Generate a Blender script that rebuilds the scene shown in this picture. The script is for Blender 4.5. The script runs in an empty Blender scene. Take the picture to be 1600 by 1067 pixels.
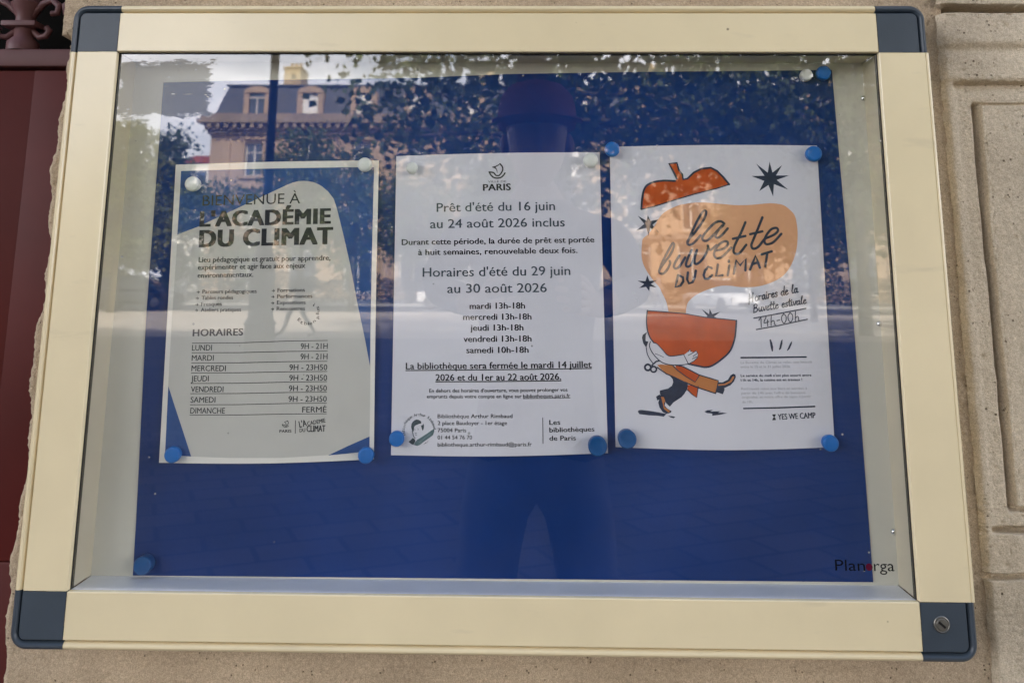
import bpy, bmesh, math, random
import numpy as np
from mathutils import Vector, Matrix
R = math.radians
scene = bpy.context.scene
COL = scene.collection
random.seed(7)
ZO = 0.972                      # height of the case opening's lower edge above the ground
W, H, DEP = 0.7698, 0.5073, 0.0438   # opening of the case, and how deep its back panel lies

# ------------------------------------------------------------------ camera
cam_data = bpy.data.cameras.new('camera')
cam_obj = bpy.data.objects.new('camera', cam_data)
COL.objects.link(cam_obj)
scene.camera = cam_obj
CAM = Vector((0.41819, -0.84412, 0.27818 + ZO))
PITCH, YAW, ROLL = 0.1840255, 0.0183940, -0.0060146
m3 = Matrix.Rotation(YAW, 3, 'Z') @ Matrix.Rotation(PITCH, 3, 'X') @ Matrix.Rotation(ROLL, 3, 'Y')
right, fwd, up = m3.col[0], m3.col[1], m3.col[2]
rot = Matrix((right, up, -fwd)).transposed()
cam_obj.matrix_world = Matrix.Translation(CAM) @ rot.to_4x4()
cam_data.sensor_width = 36.0
cam_data.lens = 1350.0 / 1600.0 * 36.0
cam_data.shift_x = 0.0
cam_data.shift_y = -(533.5 - 191.035) / 1600.0
cam_data.clip_start = 0.02
cam_data.clip_end = 2000.0
cam_data.dof.use_dof = True          # focused on the notices: what the pane mirrors is a little soft
cam_data.dof.focus_distance = 0.868
cam_data.dof.aperture_fstop = 11.0

# ------------------------------------------------------------------ sky, sun, exposure
SUN_EL, SUN_AZ = R(42.0), R(14.0)
world = bpy.data.worlds.new('World')
scene.world = world
world.use_nodes = True
nt = world.node_tree
nt.nodes.clear()
wo = nt.nodes.new('ShaderNodeOutputWorld')
bg = nt.nodes.new('ShaderNodeBackground')
bg.inputs['Strength'].default_value = 0.15
sky = nt.nodes.new('ShaderNodeTexSky')
sky.sky_type = 'NISHITA'
sky.sun_disc = False
sky.sun_elevation = SUN_EL
sky.sun_rotation = SUN_AZ
sky.air_density = 1.0
sky.dust_density = 4.0
tc = nt.nodes.new('ShaderNodeTexCoord')
mp = nt.nodes.new('ShaderNodeMapping')
mp.inputs['Scale'].default_value = (1.6, 1.6, 4.5)
cn = nt.nodes.new('ShaderNodeTexNoise')
cn.inputs['Scale'].default_value = 1.7
cn.inputs['Detail'].default_value = 8
cn.inputs['Roughness'].default_value = 0.58
cr = nt.nodes.new('ShaderNodeValToRGB')
cr.color_ramp.elements[0].position = 0.30
cr.color_ramp.elements[1].position = 0.55
cm = nt.nodes.new('ShaderNodeMix')
cm.data_type = 'RGBA'
cm.inputs[7].default_value = (15.0, 14.9, 15.8, 1)     # sunlit cloud, banked up toward the horizon
nt.links.new(tc.outputs['Generated'], mp.inputs['Vector'])
nt.links.new(mp.outputs['Vector'], cn.inputs['Vector'])
nt.links.new(cn.outputs['Fac'], cr.inputs['Fac'])
sx_ = nt.nodes.new('ShaderNodeSeparateXYZ')
hz_ = nt.nodes.new('ShaderNodeMapRange')
hz_.interpolation_type = 'SMOOTHSTEP'
hz_.inputs[1].default_value = 0.62
hz_.inputs[2].default_value = 0.25
cmul = nt.nodes.new('ShaderNodeMath')
cmul.operation = 'MULTIPLY'
nt.links.new(tc.outputs['Generated'], sx_.inputs[0])
nt.links.new(sx_.outputs['Z'], hz_.inputs[0])
nt.links.new(cr.outputs['Color'], cmul.inputs[0])
nt.links.new(hz_.outputs[0], cmul.inputs[1])
nt.links.new(cmul.outputs[0], cm.inputs[0])
nt.links.new(sky.outputs['Color'], cm.inputs[6])
nt.links.new(cm.outputs[2], bg.inputs['Color'])
nt.links.new(bg.outputs['Background'], wo.inputs['Surface'])

sun_data = bpy.data.lights.new('sun', 'SUN')
sun_data.energy = 5.0
sun_data.angle = R(0.53)
sun_data.color = (1.0, 0.93, 0.82)
sun_obj = bpy.data.objects.new('sun', sun_data)
COL.objects.link(sun_obj)
sdir = Vector((math.sin(SUN_AZ) * math.cos(SUN_EL), math.cos(SUN_AZ) * math.cos(SUN_EL), math.sin(SUN_EL)))
sun_obj.rotation_euler = (-sdir).to_track_quat('-Z', 'Y').to_euler()
sun_obj.location = (0, 0, 40)

vs = scene.view_settings
vs.view_transform = 'Standard'
vs.look = 'None'
vs.exposure = 1.7
vs.gamma = 1.0
vs.use_curve_mapping = False
scene.cycles.use_denoising = True
scene.cycles.max_bounces = 12
scene.cycles.transparent_max_bounces = 16
scene.cycles.diffuse_bounces = 5

# ------------------------------------------------------------------ materials
MATS = {}
def mat(name, color, rough=0.6, spec=0.5, metal=0.0, vary=0.0, scale=8.0, bump=0.0, bscale=60.0, detail=6, grime=0.0):
    """plain procedural material: colour broken up by noise, optional bump"""
    if name in MATS: return MATS[name]
    m = bpy.data.materials.new(name)
    m.use_nodes = True
    n, l = m.node_tree.nodes, m.node_tree.links
    p = n['Principled BSDF']
    p.inputs['Roughness'].default_value = rough
    p.inputs['Specular IOR Level'].default_value = spec
    p.inputs['Metallic'].default_value = metal
    p.inputs['Base Color'].default_value = (*color, 1)
    t = n.new('ShaderNodeTexCoord')
    if vary > 0:
        nz = n.new('ShaderNodeTexNoise'); nz.inputs['Scale'].default_value = scale; nz.inputs['Detail'].default_value = detail
        l.new(t.outputs['Object'], nz.inputs['Vector'])
        rp = n.new('ShaderNodeValToRGB')
        a = [max(0, c * (1 - vary)) for c in color]; b = [min(1, c * (1 + vary)) for c in color]
        rp.color_ramp.elements[0].position = 0.3; rp.color_ramp.elements[1].position = 0.7
        rp.color_ramp.elements[0].color = (*a, 1); rp.color_ramp.elements[1].color = (*b, 1)
        l.new(nz.outputs['Fac'], rp.inputs['Fac']); l.new(rp.outputs['Color'], p.inputs['Base Color'])
    if bump > 0:
        nb = n.new('ShaderNodeTexNoise'); nb.inputs['Scale'].default_value = bscale; nb.inputs['Detail'].default_value = 8
        l.new(t.outputs['Object'], nb.inputs['Vector'])
        bp = n.new('ShaderNodeBump'); bp.inputs['Strength'].default_value = bump; bp.inputs['Distance'].default_value = 0.002
        l.new(nb.outputs['Fac'], bp.inputs['Height']); l.new(bp.outputs['Normal'], p.inputs['Normal'])
    MATS[name] = m
    return m

def stone_mat(name, base, dark, grain, pits, bump, rough=0.9, gritty=0.5):
    m = bpy.data.materials.new(name); m.use_nodes = True
    n, l = m.node_tree.nodes, m.node_tree.links
    p = n['Principled BSDF']; p.inputs['Roughness'].default_value = rough; p.inputs['Specular IOR Level'].default_value = 0.2
    t = n.new('ShaderNodeTexCoord')
    def noise(s, d=8, r=0.6):
        q = n.new('ShaderNodeTexNoise'); q.inputs['Scale'].default_value = s; q.inputs['Detail'].default_value = d; q.inputs['Roughness'].default_value = r
        l.new(t.outputs['Object'], q.inputs['Vector']); return q.outputs['Fac']
    def ramp(f, p0, p1, c0, c1):
        q = n.new('ShaderNodeValToRGB'); e = q.color_ramp.elements
        e[0].position, e[1].position = p0, p1; e[0].color, e[1].color = (*c0, 1), (*c1, 1)
        l.new(f, q.inputs['Fac']); return q.outputs['Color']
    def mix(mode, f, a, b):
        q = n.new('ShaderNodeMix'); q.data_type = 'RGBA'; q.blend_type = mode
        if isinstance(f, float): q.inputs[0].default_value = f
        else: l.new(f, q.inputs[0])
        l.new(a, q.inputs[6]); l.new(b, q.inputs[7]); return q.outputs[2]
    big = ramp(noise(5.0, 6), 0.32, 0.68, dark, base)
    fine = ramp(noise(grain, 4, 0.7), 0.34, 0.66, (0.80, 0.79, 0.78), (1.10, 1.10, 1.10))
    c = mix('MULTIPLY', 0.85, big, fine)
    grit = ramp(noise(grain * 3.6, 3, 0.8), 0.36, 0.64, (0.66, 0.63, 0.60), (1.16, 1.15, 1.14))
    c = mix('MULTIPLY', gritty, c, grit)
    v = n.new('ShaderNodeTexVoronoi'); v.inputs['Scale'].default_value = pits; v.inputs['Randomness'].default_value = 1.0
    l.new(t.outputs['Object'], v.inputs['Vector'])
    gate = ramp(noise(pits * 0.28, 3), 0.55, 0.62, (0, 0, 0), (1, 1, 1))
    pit = ramp(v.outputs['Distance'], 0.10, 0.24, (1, 1, 1), (0, 0, 0))
    pm = mix('MULTIPLY', 1.0, pit, gate)
    dk = n.new('ShaderNodeRGB'); dk.outputs[0].default_value = (base[0] * .28, base[1] * .25, base[2] * .22, 1)
    c2 = mix('MIX', pm, c, dk.outputs[0])
    # grey rain streaks running down the face
    mpn = n.new('ShaderNodeMapping'); mpn.inputs['Scale'].default_value = (9, 9, 1.6); l.new(t.outputs['Object'], mpn.inputs['Vector'])
    sn = n.new('ShaderNodeTexNoise'); sn.inputs['Scale'].default_value = 1.0; sn.inputs['Detail'].default_value = 5; l.new(mpn.outputs['Vector'], sn.inputs['Vector'])
    st = ramp(sn.outputs['Fac'], 0.42, 0.70, (1, 1, 1), (0.80, 0.79, 0.79))
    c3 = mix('MULTIPLY', 1.0, c2, st)
    l.new(c3, p.inputs['Base Color'])
    add = n.new('ShaderNodeMath'); add.operation = 'SUBTRACT'
    l.new(noise(grain * 0.8, 6, 0.65), add.inputs[0]); l.new(pm, add.inputs[1])
    bp = n.new('ShaderNodeBump'); bp.inputs['Strength'].default_value = bump; bp.inputs['Distance'].default_value = 0.003
    l.new(add.outputs[0], bp.inputs['Height']); l.new(bp.outputs['Normal'], p.inputs['Normal'])
    MATS[name] = m
    return m

STONE = stone_mat('dressed_stone', (0.775, 0.67, 0.50), (0.56, 0.475, 0.35), 260, 150, 0.7, gritty=0.8)
ROUGH_STONE = stone_mat('rough_stone', (0.66, 0.53, 0.37), (0.52, 0.41, 0.28), 260, 240, 1.0, gritty=0.95)
CREAM = mat('cream_paint', (0.75, 0.63, 0.395), 0.20, 0.55, vary=0.035, scale=14, bump=0.03, bscale=220)
def add_specks(m, scale, size, dens, col):
    """sparse specks of dirt over an existing material"""
    n, l = m.node_tree.nodes, m.node_tree.links
    p = n['Principled BSDF']; src = p.inputs['Base Color'].links[0].from_socket
    t = n.new('ShaderNodeTexCoord'); v = n.new('ShaderNodeTexVoronoi'); v.inputs['Scale'].default_value = scale; l.new(t.outputs['Object'], v.inputs['Vector'])
    r1 = n.new('ShaderNodeMapRange'); r1.inputs[1].default_value = size; r1.inputs[2].default_value = size * .6; l.new(v.outputs['Distance'], r1.inputs[0])
    s = n.new('ShaderNodeSeparateColor'); l.new(v.outputs['Color'], s.inputs[0])
    g = n.new('ShaderNodeMath'); g.operation = 'LESS_THAN'; g.inputs[1].default_value = dens; l.new(s.outputs[0], g.inputs[0])
    q = n.new('ShaderNodeMath'); q.operation = 'MULTIPLY'; l.new(r1.outputs[0], q.inputs[0]); l.new(g.outputs[0], q.inputs[1])
    q2 = n.new('ShaderNodeMath'); q2.operation = 'MULTIPLY'; q2.inputs[1].default_value = .75; l.new(q.outputs[0], q2.inputs[0])
    mx = n.new('ShaderNodeMix'); mx.data_type = 'RGBA'; l.new(q2.outputs[0], mx.inputs[0]); l.new(src, mx.inputs[6]); mx.inputs[7].default_value = (*col, 1)
    # faint rubbed scuffs
    mp_ = n.new('ShaderNodeMapping'); mp_.inputs['Scale'].default_value = (14, 14, 60); mp_.inputs['Rotation'].default_value = (0, .5, 0); l.new(t.outputs['Object'], mp_.inputs['Vector'])
    nz = n.new('ShaderNodeTexNoise'); nz.inputs['Scale'].default_value = 1.0; nz.inputs['Detail'].default_value = 7; l.new(mp_.outputs['Vector'], nz.inputs['Vector'])
    r2 = n.new('ShaderNodeMapRange'); r2.inputs[1].default_value = .66; r2.inputs[2].default_value = .76; r2.inputs[4].default_value = .22; l.new(nz.outputs['Fac'], r2.inputs[0])
    m2 = n.new('ShaderNodeMix'); m2.data_type = 'RGBA'; l.new(r2.outputs[0], m2.inputs[0]); l.new(mx.outputs[2], m2.inputs[6]); m2.inputs[7].default_value = (.42, .35, .25, 1)
    l.new(m2.outputs[2], p.inputs['Base Color'])
add_specks(CREAM, 26, .045, .35, (.10, .07, .05))
LINER = mat('cream_liner', (0.62, 0.545, 0.40), 0.30, 0.5, vary=0.05, scale=20)
SILL = mat('pale_grey_sill', (0.82, 0.82, 0.84), 0.35, 0.5, vary=0.05, scale=25)  # paler and greyer than the liner on the other sides
SLATE = mat('slate_plastic', (0.040, 0.054, 0.070), 0.38, 0.5, vary=0.08, scale=30, bump=0.06, bscale=700)
GASKET = mat('black_rubber', (0.025, 0.023, 0.02), 0.6, 0.3)
BACKPANEL = mat('back_panel', (0.66, 0.64, 0.56), 0.4, 0.4, vary=0.06, scale=6)
CHROME = mat('chrome', (0.75, 0.75, 0.75), 0.12, 0.5, metal=1.0)
LOCKM = mat('lock_metal', (0.20, 0.19, 0.165), 0.42, 0.5, metal=0.9, vary=0.1, scale=200)
BLACK = mat('keyhole_black', (0.012, 0.011, 0.01), 0.7, 0.2)
BLUEPAPER = mat('blue_paper', (0.004, 0.033, 0.165), 0.6, 0.10, vary=0.22, scale=5, bump=0.12, bscale=160)
PAPER = mat('white_paper', (0.69, 0.68, 0.735), 0.75, 0.25, vary=0.035, scale=12, bump=0.55, bscale=11)
PAPER_WARM = mat('cream_white_paper', (0.80, 0.77, 0.71), 0.75, 0.25, vary=0.035, scale=12, bump=0.55, bscale=11)
INK = mat('black_ink', (0.020, 0.022, 0.028), 0.6, 0.2)
INK_SOFT = mat('grey_ink', (0.055, 0.055, 0.058), 0.6, 0.2)
INK_FAINT = mat('pale_grey_ink', (0.42, 0.42, 0.45), 0.6, 0.2)
PRINT = {
 'ink': INK, 'ink_soft': INK_SOFT,
 'grey_print': mat('grey_print', (0.56, 0.545, 0.50), 0.7, 0.25, vary=0.03, scale=25),
 'blue_print': mat('blue_print', (0.018, 0.075, 0.25), 0.65, 0.25, vary=0.08, scale=30),
 'orange_print': mat('orange_print', (0.51, 0.078, 0.010), 0.65, 0.25, vary=0.14, scale=55),
 'amber_print': mat('amber_print', (0.52, 0.19, 0.055), 0.65, 0.25, vary=0.06, scale=40),
 'peach_print': mat('peach_print', (0.72, 0.37, 0.20), 0.7, 0.25, vary=0.04, scale=30),
 'navy_ink': mat('navy_ink', (0.020, 0.030, 0.062), 0.6, 0.25, vary=0.25, scale=120),
 'white_print': mat('white_print', (0.68, 0.66, 0.71), 0.7, 0.25),
 'emblem_dark': mat('emblem_dark', (0.040, 0.060, 0.075), 0.6, 0.25, vary=0.2, scale=200),
 'emblem_green': mat('emblem_green', (0.11, 0.175, 0.19), 0.6, 0.25, vary=0.2, scale=150),
 'emblem_light': mat('emblem_light', (0.30, 0.38, 0.40), 0.6, 0.25)}
PIN_WHITE = mat('white_plastic', (0.74, 0.75, 0.70), 0.38, 0.5, vary=0.03, scale=60)
PIN_BLUE = mat('blue_plastic', (0.002, 0.135, 0.47), 0.38, 0.3, vary=0.06, scale=60)
PIN_DARK = mat('deep_blue_plastic', (0.003, 0.075, 0.24), 0.42, 0.3, vary=0.06, scale=60)
DOORRED = mat('oxblood_paint', (0.092, 0.013, 0.010), 0.45, 0.16, vary=0.16, scale=6, bump=0.06, bscale=50)
DOORIRON = mat('painted_iron', (0.14, 0.06, 0.06), 0.45, 0.35, vary=0.12, scale=20)
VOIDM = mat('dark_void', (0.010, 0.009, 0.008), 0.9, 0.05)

def glass_mat():
    """glazing: clear, mirrors about a tenth of the light square on and more at a slant; one corner scrubbed matt by torn-off tape"""
    m = bpy.data.materials.new('case_glass'); m.use_nodes = True
    n, l = m.node_tree.nodes, m.node_tree.links
    n.clear()
    out = n.new('ShaderNodeOutputMaterial')
    t = n.new('ShaderNodeTexCoord')
    def math_(op, a, b=None, c=None):
        q = n.new('ShaderNodeMath'); q.operation = op
        for i, v in enumerate((a, b, c)):
            if v is None: continue
            if isinstance(v, (int, float)): q.inputs[i].default_value = v
            else: l.new(v, q.inputs[i])
        return q.outputs[0]
    lw = n.new('ShaderNodeLayerWeight'); lw.inputs['Blend'].default_value = 0.5
    f5 = math_('POWER', lw.outputs['Facing'], 5.0)
    refl = math_('MULTIPLY_ADD', f5, 0.90, REFLECT)
    # scrubbed patch, in the pane's own metres
    sep = n.new('ShaderNodeSeparateXYZ'); l.new(t.outputs['Object'], sep.inputs[0])
    n1 = n.new('ShaderNodeTexNoise'); n1.inputs['Scale'].default_value = 95; n1.inputs['Detail'].default_value = 10; n1.inputs['Roughness'].default_value = 0.75
    mpp = n.new('ShaderNodeMapping'); mpp.inputs['Scale'].default_value = (0.55, 1, 1.7); l.new(t.outputs['Object'], mpp.inputs['Vector']); l.new(mpp.outputs['Vector'], n1.inputs['Vector'])
    dx = math_('SUBTRACT', math_('ABSOLUTE', math_('SUBTRACT', sep.outputs['X'], 0.049)), 0.047)
    dz = math_('SUBTRACT', math_('ABSOLUTE', math_('SUBTRACT', sep.outputs['Z'], 0.4705)), 0.0275)
    d = math_('MAXIMUM', dx, dz)
    d2 = math_('ADD', d, math_('MULTIPLY', math_('SUBTRACT', n1.outputs['Fac'], 0.5), 0.045))
    edge = n.new('ShaderNodeMapRange'); edge.inputs[1].default_value = 0.0016; edge.inputs[2].default_value = -0.0016; l.new(d2, edge.inputs[0])
    mask = edge.outputs[0]
    # long fine scratches around it
    sm = n.new('ShaderNodeMapping'); sm.inputs['Scale'].default_value = (40, 40, 900); sm.inputs['Rotation'].default_value = (0, R(6), 0); l.new(t.outputs['Object'], sm.inputs['Vector'])
    s1 = n.new('ShaderNodeTexNoise'); s1.inputs['Scale'].default_value = 1.0; s1.inputs['Detail'].default_value = 3; l.new(sm.outputs['Vector'], s1.inputs['Vector'])
    sr = n.new('ShaderNodeMapRange'); sr.inputs[1].default_value = 0.66; sr.inputs[2].default_value = 0.72; l.new(s1.outputs['Fac'], sr.inputs[0])
    near = n.new('ShaderNodeMapRange'); near.inputs[1].default_value = 0.035; near.inputs[2].default_value = -0.01; l.new(d, near.inputs[0])
    scr = math_('MULTIPLY', sr.outputs[0], near.outputs[0])
    # white flecks of glue
    v = n.new('ShaderNodeTexVoronoi'); v.inputs['Scale'].default_value = 150; l.new(mpp.outputs['Vector'], v.inputs['Vector'])
    n2 = n.new('ShaderNodeTexNoise'); n2.inputs['Scale'].default_value = 45; l.new(t.outputs['Object'], n2.inputs['Vector'])
    fl = n.new('ShaderNodeMapRange'); fl.inputs[1].default_value = 0.22; fl.inputs[2].default_value = 0.12; l.new(v.outputs['Distance'], fl.inputs[0])
    g2 = n.new('ShaderNodeMapRange'); g2.inputs[1].default_value = 0.53; g2.inputs[2].default_value = 0.60; l.new(n2.outputs['Fac'], g2.inputs[0])
    fleck = math_('MULTIPLY', math_('MULTIPLY', fl.outputs[0], g2.outputs[0]), mask)
    # sparse specks of dust over the whole pane
    v2 = n.new('ShaderNodeTexVoronoi'); v2.inputs['Scale'].default_value = 34; l.new(t.outputs['Object'], v2.inputs['Vector'])
    sp = n.new('ShaderNodeMapRange'); sp.inputs[1].default_value = 0.055; sp.inputs[2].default_value = 0.03; l.new(v2.outputs['Distance'], sp.inputs[0])
    rough = math_('MULTIPLY', mask, 0.55)
    gl = n.new('ShaderNodeBsdfAnisotropic') if False else n.new('ShaderNodeBsdfGlossy')
    l.new(rough, gl.inputs['Roughness'])
    tr = n.new('ShaderNodeBsdfTransparent'); tr.inputs['Color'].default_value = (0.985, 0.98, 0.965, 1)
    mx = n.new('ShaderNodeMixShader'); l.new(refl, mx.inputs[0]); l.new(tr.outputs[0], mx.inputs[1]); l.new(gl.outputs[0], mx.inputs[2])
    df = n.new('ShaderNodeBsdfDiffuse'); df.inputs['Color'].default_value = (0.62, 0.62, 0.60, 1)
    hz = math_('MAXIMUM', math_('MULTIPLY', mask, 0.20), math_('MAXIMUM', math_('MULTIPLY', scr, 0.35), math_('MAXIMUM', math_('MULTIPLY', fleck, 0.8), math_('MULTIPLY', sp.outputs[0], 0.5))))
    sq = n.new('ShaderNodeTexNoise'); sq.inputs['Scale'].default_value = 5.5; sq.inputs['Detail'].default_value = 9; sq.inputs['Roughness'].default_value = 0.68; sq.inputs['Distortion'].default_value = 1.2; l.new(t.outputs['Object'], sq.inputs['Vector'])
    sqr = n.new('ShaderNodeMapRange'); sqr.inputs[1].default_value = 0.50; sqr.inputs[2].default_value = 0.78; sqr.inputs[3].default_value = 0.001; sqr.inputs[4].default_value = 0.014; l.new(sq.outputs['Fac'], sqr.inputs[0])
    hz2 = math_('MAXIMUM', hz, sqr.outputs[0])
    m2 = n.new('ShaderNodeMixShader'); l.new(hz2, m2.inputs[0]); l.new(mx.outputs[0], m2.inputs[1]); l.new(df.outputs[0], m2.inputs[2])
    l.new(m2.outputs[0], out.inputs['Surface'])
    return m
REFLECT = 0.12
GLASS = glass_mat()
GLASS_BACK = bpy.data.materials.new('glass_inner_face'); GLASS_BACK.use_nodes = True
_n = GLASS_BACK.node_tree.nodes; _n.clear()
_o = _n.new('ShaderNodeOutputMaterial'); _t = _n.new('ShaderNodeBsdfTransparent'); _t.inputs['Color'].default_value = (0.985, 0.995, 0.985, 1)
GLASS_BACK.node_tree.links.new(_t.outputs[0], _o.inputs['Surface'])

# ------------------------------------------------------------------ helpers
def tag(o, label=None, cat=None, group=None, kind=None):
    if label: o['label'] = label
    if cat: o['category'] = cat
    if group: o['group'] = group
    if kind: o['kind'] = kind
    return o
def empty(name, loc, label, cat, group=None):
    o = bpy.data.objects.new(name, None); COL.objects.link(o)
    o.location = loc; o.empty_display_size = 0.05
    return tag(o, label, cat, group)
def base_of(o):
    v = Vector((0, 0, 0))
    while o is not None:
        v += o.location; o = o.parent
    return v
def link_mesh(name, me, parent=None, loc=None):
    """mesh data is in world coordinates; the object's own origin goes to loc (or its parent's)"""
    o = bpy.data.objects.new(name, me); COL.objects.link(o)
    pb = base_of(parent) if parent is not None else Vector((0, 0, 0))
    org = Vector(loc) if loc is not None else pb
    me.transform(Matrix.Translation(-org))
    o.parent = parent
    o.location = org - pb
    return o
def obj_from(name, verts, faces, mats, parent=None, loc=None, smooth=False, fix=False):
    me = bpy.data.meshes.new(name)
    me.from_pydata([tuple(v) for v in verts], [], [tuple(f) for f in faces])
    for m in (mats if isinstance(mats, (list, tuple)) else [mats]): me.materials.append(m)
    if fix:
        bm = bmesh.new(); bm.from_mesh(me); bmesh.ops.recalc_face_normals(bm, faces=bm.faces); bm.to_mesh(me); bm.free()
    if smooth:
        me.polygons.foreach_set('use_smooth', [True] * len(me.polygons))
    me.update()
    return link_mesh(name, me, parent, loc)
class MB:
    """collects shapes into one mesh"""
    def __init__(s): s.v, s.f, s.mi = [], [], []
    def add(s, vs, fs, mi=0):
        b = len(s.v); s.v += [tuple(v) for v in vs]; s.f += [tuple(i + b for i in f) for f in fs]; s.mi += [mi] * len(fs)
    def box(s, x0, x1, y0, y1, z0, z1, mi=0, ch=0.0):
        if ch <= 0:
            s.add([(x0, y0, z0), (x1, y0, z0), (x1, y1, z0), (x0, y1, z0), (x0, y0, z1), (x1, y0, z1), (x1, y1, z1), (x0, y1, z1)],
                  [(0, 3, 2, 1), (4, 5, 6, 7), (0, 1, 5, 4), (1, 2, 6, 5), (2, 3, 7, 6), (3, 0, 4, 7)], mi)
        else:
            bm = bmesh.new(); bmesh.ops.create_cube(bm, size=1.0)
            for v in bm.verts: v.co = Vector(((x0 + x1) / 2 + v.co.x * (x1 - x0), (y0 + y1) / 2 + v.co.y * (y1 - y0), (z0 + z1) / 2 + v.co.z * (z1 - z0)))
            bmesh.ops.bevel(bm, geom=bm.edges[:], offset=ch, segments=2, affect='EDGES', profile=0.6)
            s.bm(bm, mi); bm.free()
    def bm(s, bm, mi=0):
        bm.verts.index_update()
        s.add([v.co.copy() for v in bm.verts], [[v.index for v in f.verts] for f in bm.faces], mi)
    def tube(s, pts, rad, n=10, mi=0, cap=True):
        pts = [Vector(p) for p in pts]; rings = []
        rads = rad if isinstance(rad, (list, tuple)) else [rad] * len(pts)
        ref = None
        for i, p in enumerate(pts):
            t = (pts[min(i + 1, len(pts) - 1)] - pts[max(i - 1, 0)]).normalized()
            if ref is None: ref = t.orthogonal().normalized()
            u = (ref - t * ref.dot(t))
            u = u.normalized() if u.length > 1e-6 else t.orthogonal().normalized()
            ref = u; w = t.cross(u)
            rings.append([p + (u * math.cos(a) + w * math.sin(a)) * rads[i] for a in [2 * math.pi * k / n for k in range(n)]])
        vs = [v for r_ in rings for v in r_]
        fs = [(i * n + k, i * n + (k + 1) % n, (i + 1) * n + (k + 1) % n, (i + 1) * n + k) for i in range(len(pts) - 1) for k in range(n)]
        if cap: fs += [tuple(range(n - 1, -1, -1)), tuple(range((len(pts) - 1) * n, len(pts) * n))]
        s.add(vs, fs, mi)
    def lathe(s, prof, cx, cy, n=24, mi=0, axis='Z', off=0.0):
        """prof: (radius, height); axis Z from z=off, or Y pointing to -y from y=off"""
        vs = []
        for r_, h in prof:
            for k in range(n):
                a = 2 * math.pi * k / n
                vs.append((cx + r_ * math.cos(a), cy + r_ * math.sin(a), off + h) if axis == 'Z' else (cx + r_ * math.cos(a), off - h, cy + r_ * math.sin(a)))
        fs = [(i * n + k, i * n + (k + 1) % n, (i + 1) * n + (k + 1) % n, (i + 1) * n + k) for i in range(len(prof) - 1) for k in range(n)]
        fs += [tuple(range(n - 1, -1, -1)), tuple(range((len(prof) - 1) * n, len(prof) * n))]
        s.add(vs, fs, mi)
    def build(s, name, mats, parent=None, loc=None, smooth=False, fix=True):
        o = obj_from(name, s.v, s.f, mats, parent, loc, smooth, False)
        me = o.data
        me.polygons.foreach_set('material_index', s.mi)
        if fix:
            bm = bmesh.new(); bm.from_mesh(me); bmesh.ops.recalc_face_normals(bm, faces=bm.faces); bm.to_mesh(me); bm.free()
        return o
def auto_smooth(o, ang=35):
    me = o.data
    bm = bmesh.new(); bm.from_mesh(me)
    for f in bm.faces: f.smooth = True
    for e in bm.edges:
        e.smooth = not (len(e.link_faces) == 2 and e.calc_face_angle(0) > R(ang))
    bm.to_mesh(me); bm.free()
def copy_tree(o, parent=None):
    c = o.copy(); COL.objects.link(c); c.parent = parent
    for ch in list(o.children):
        copy_tree(ch, c)
    return c
def Wz(z): return z + ZO

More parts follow.
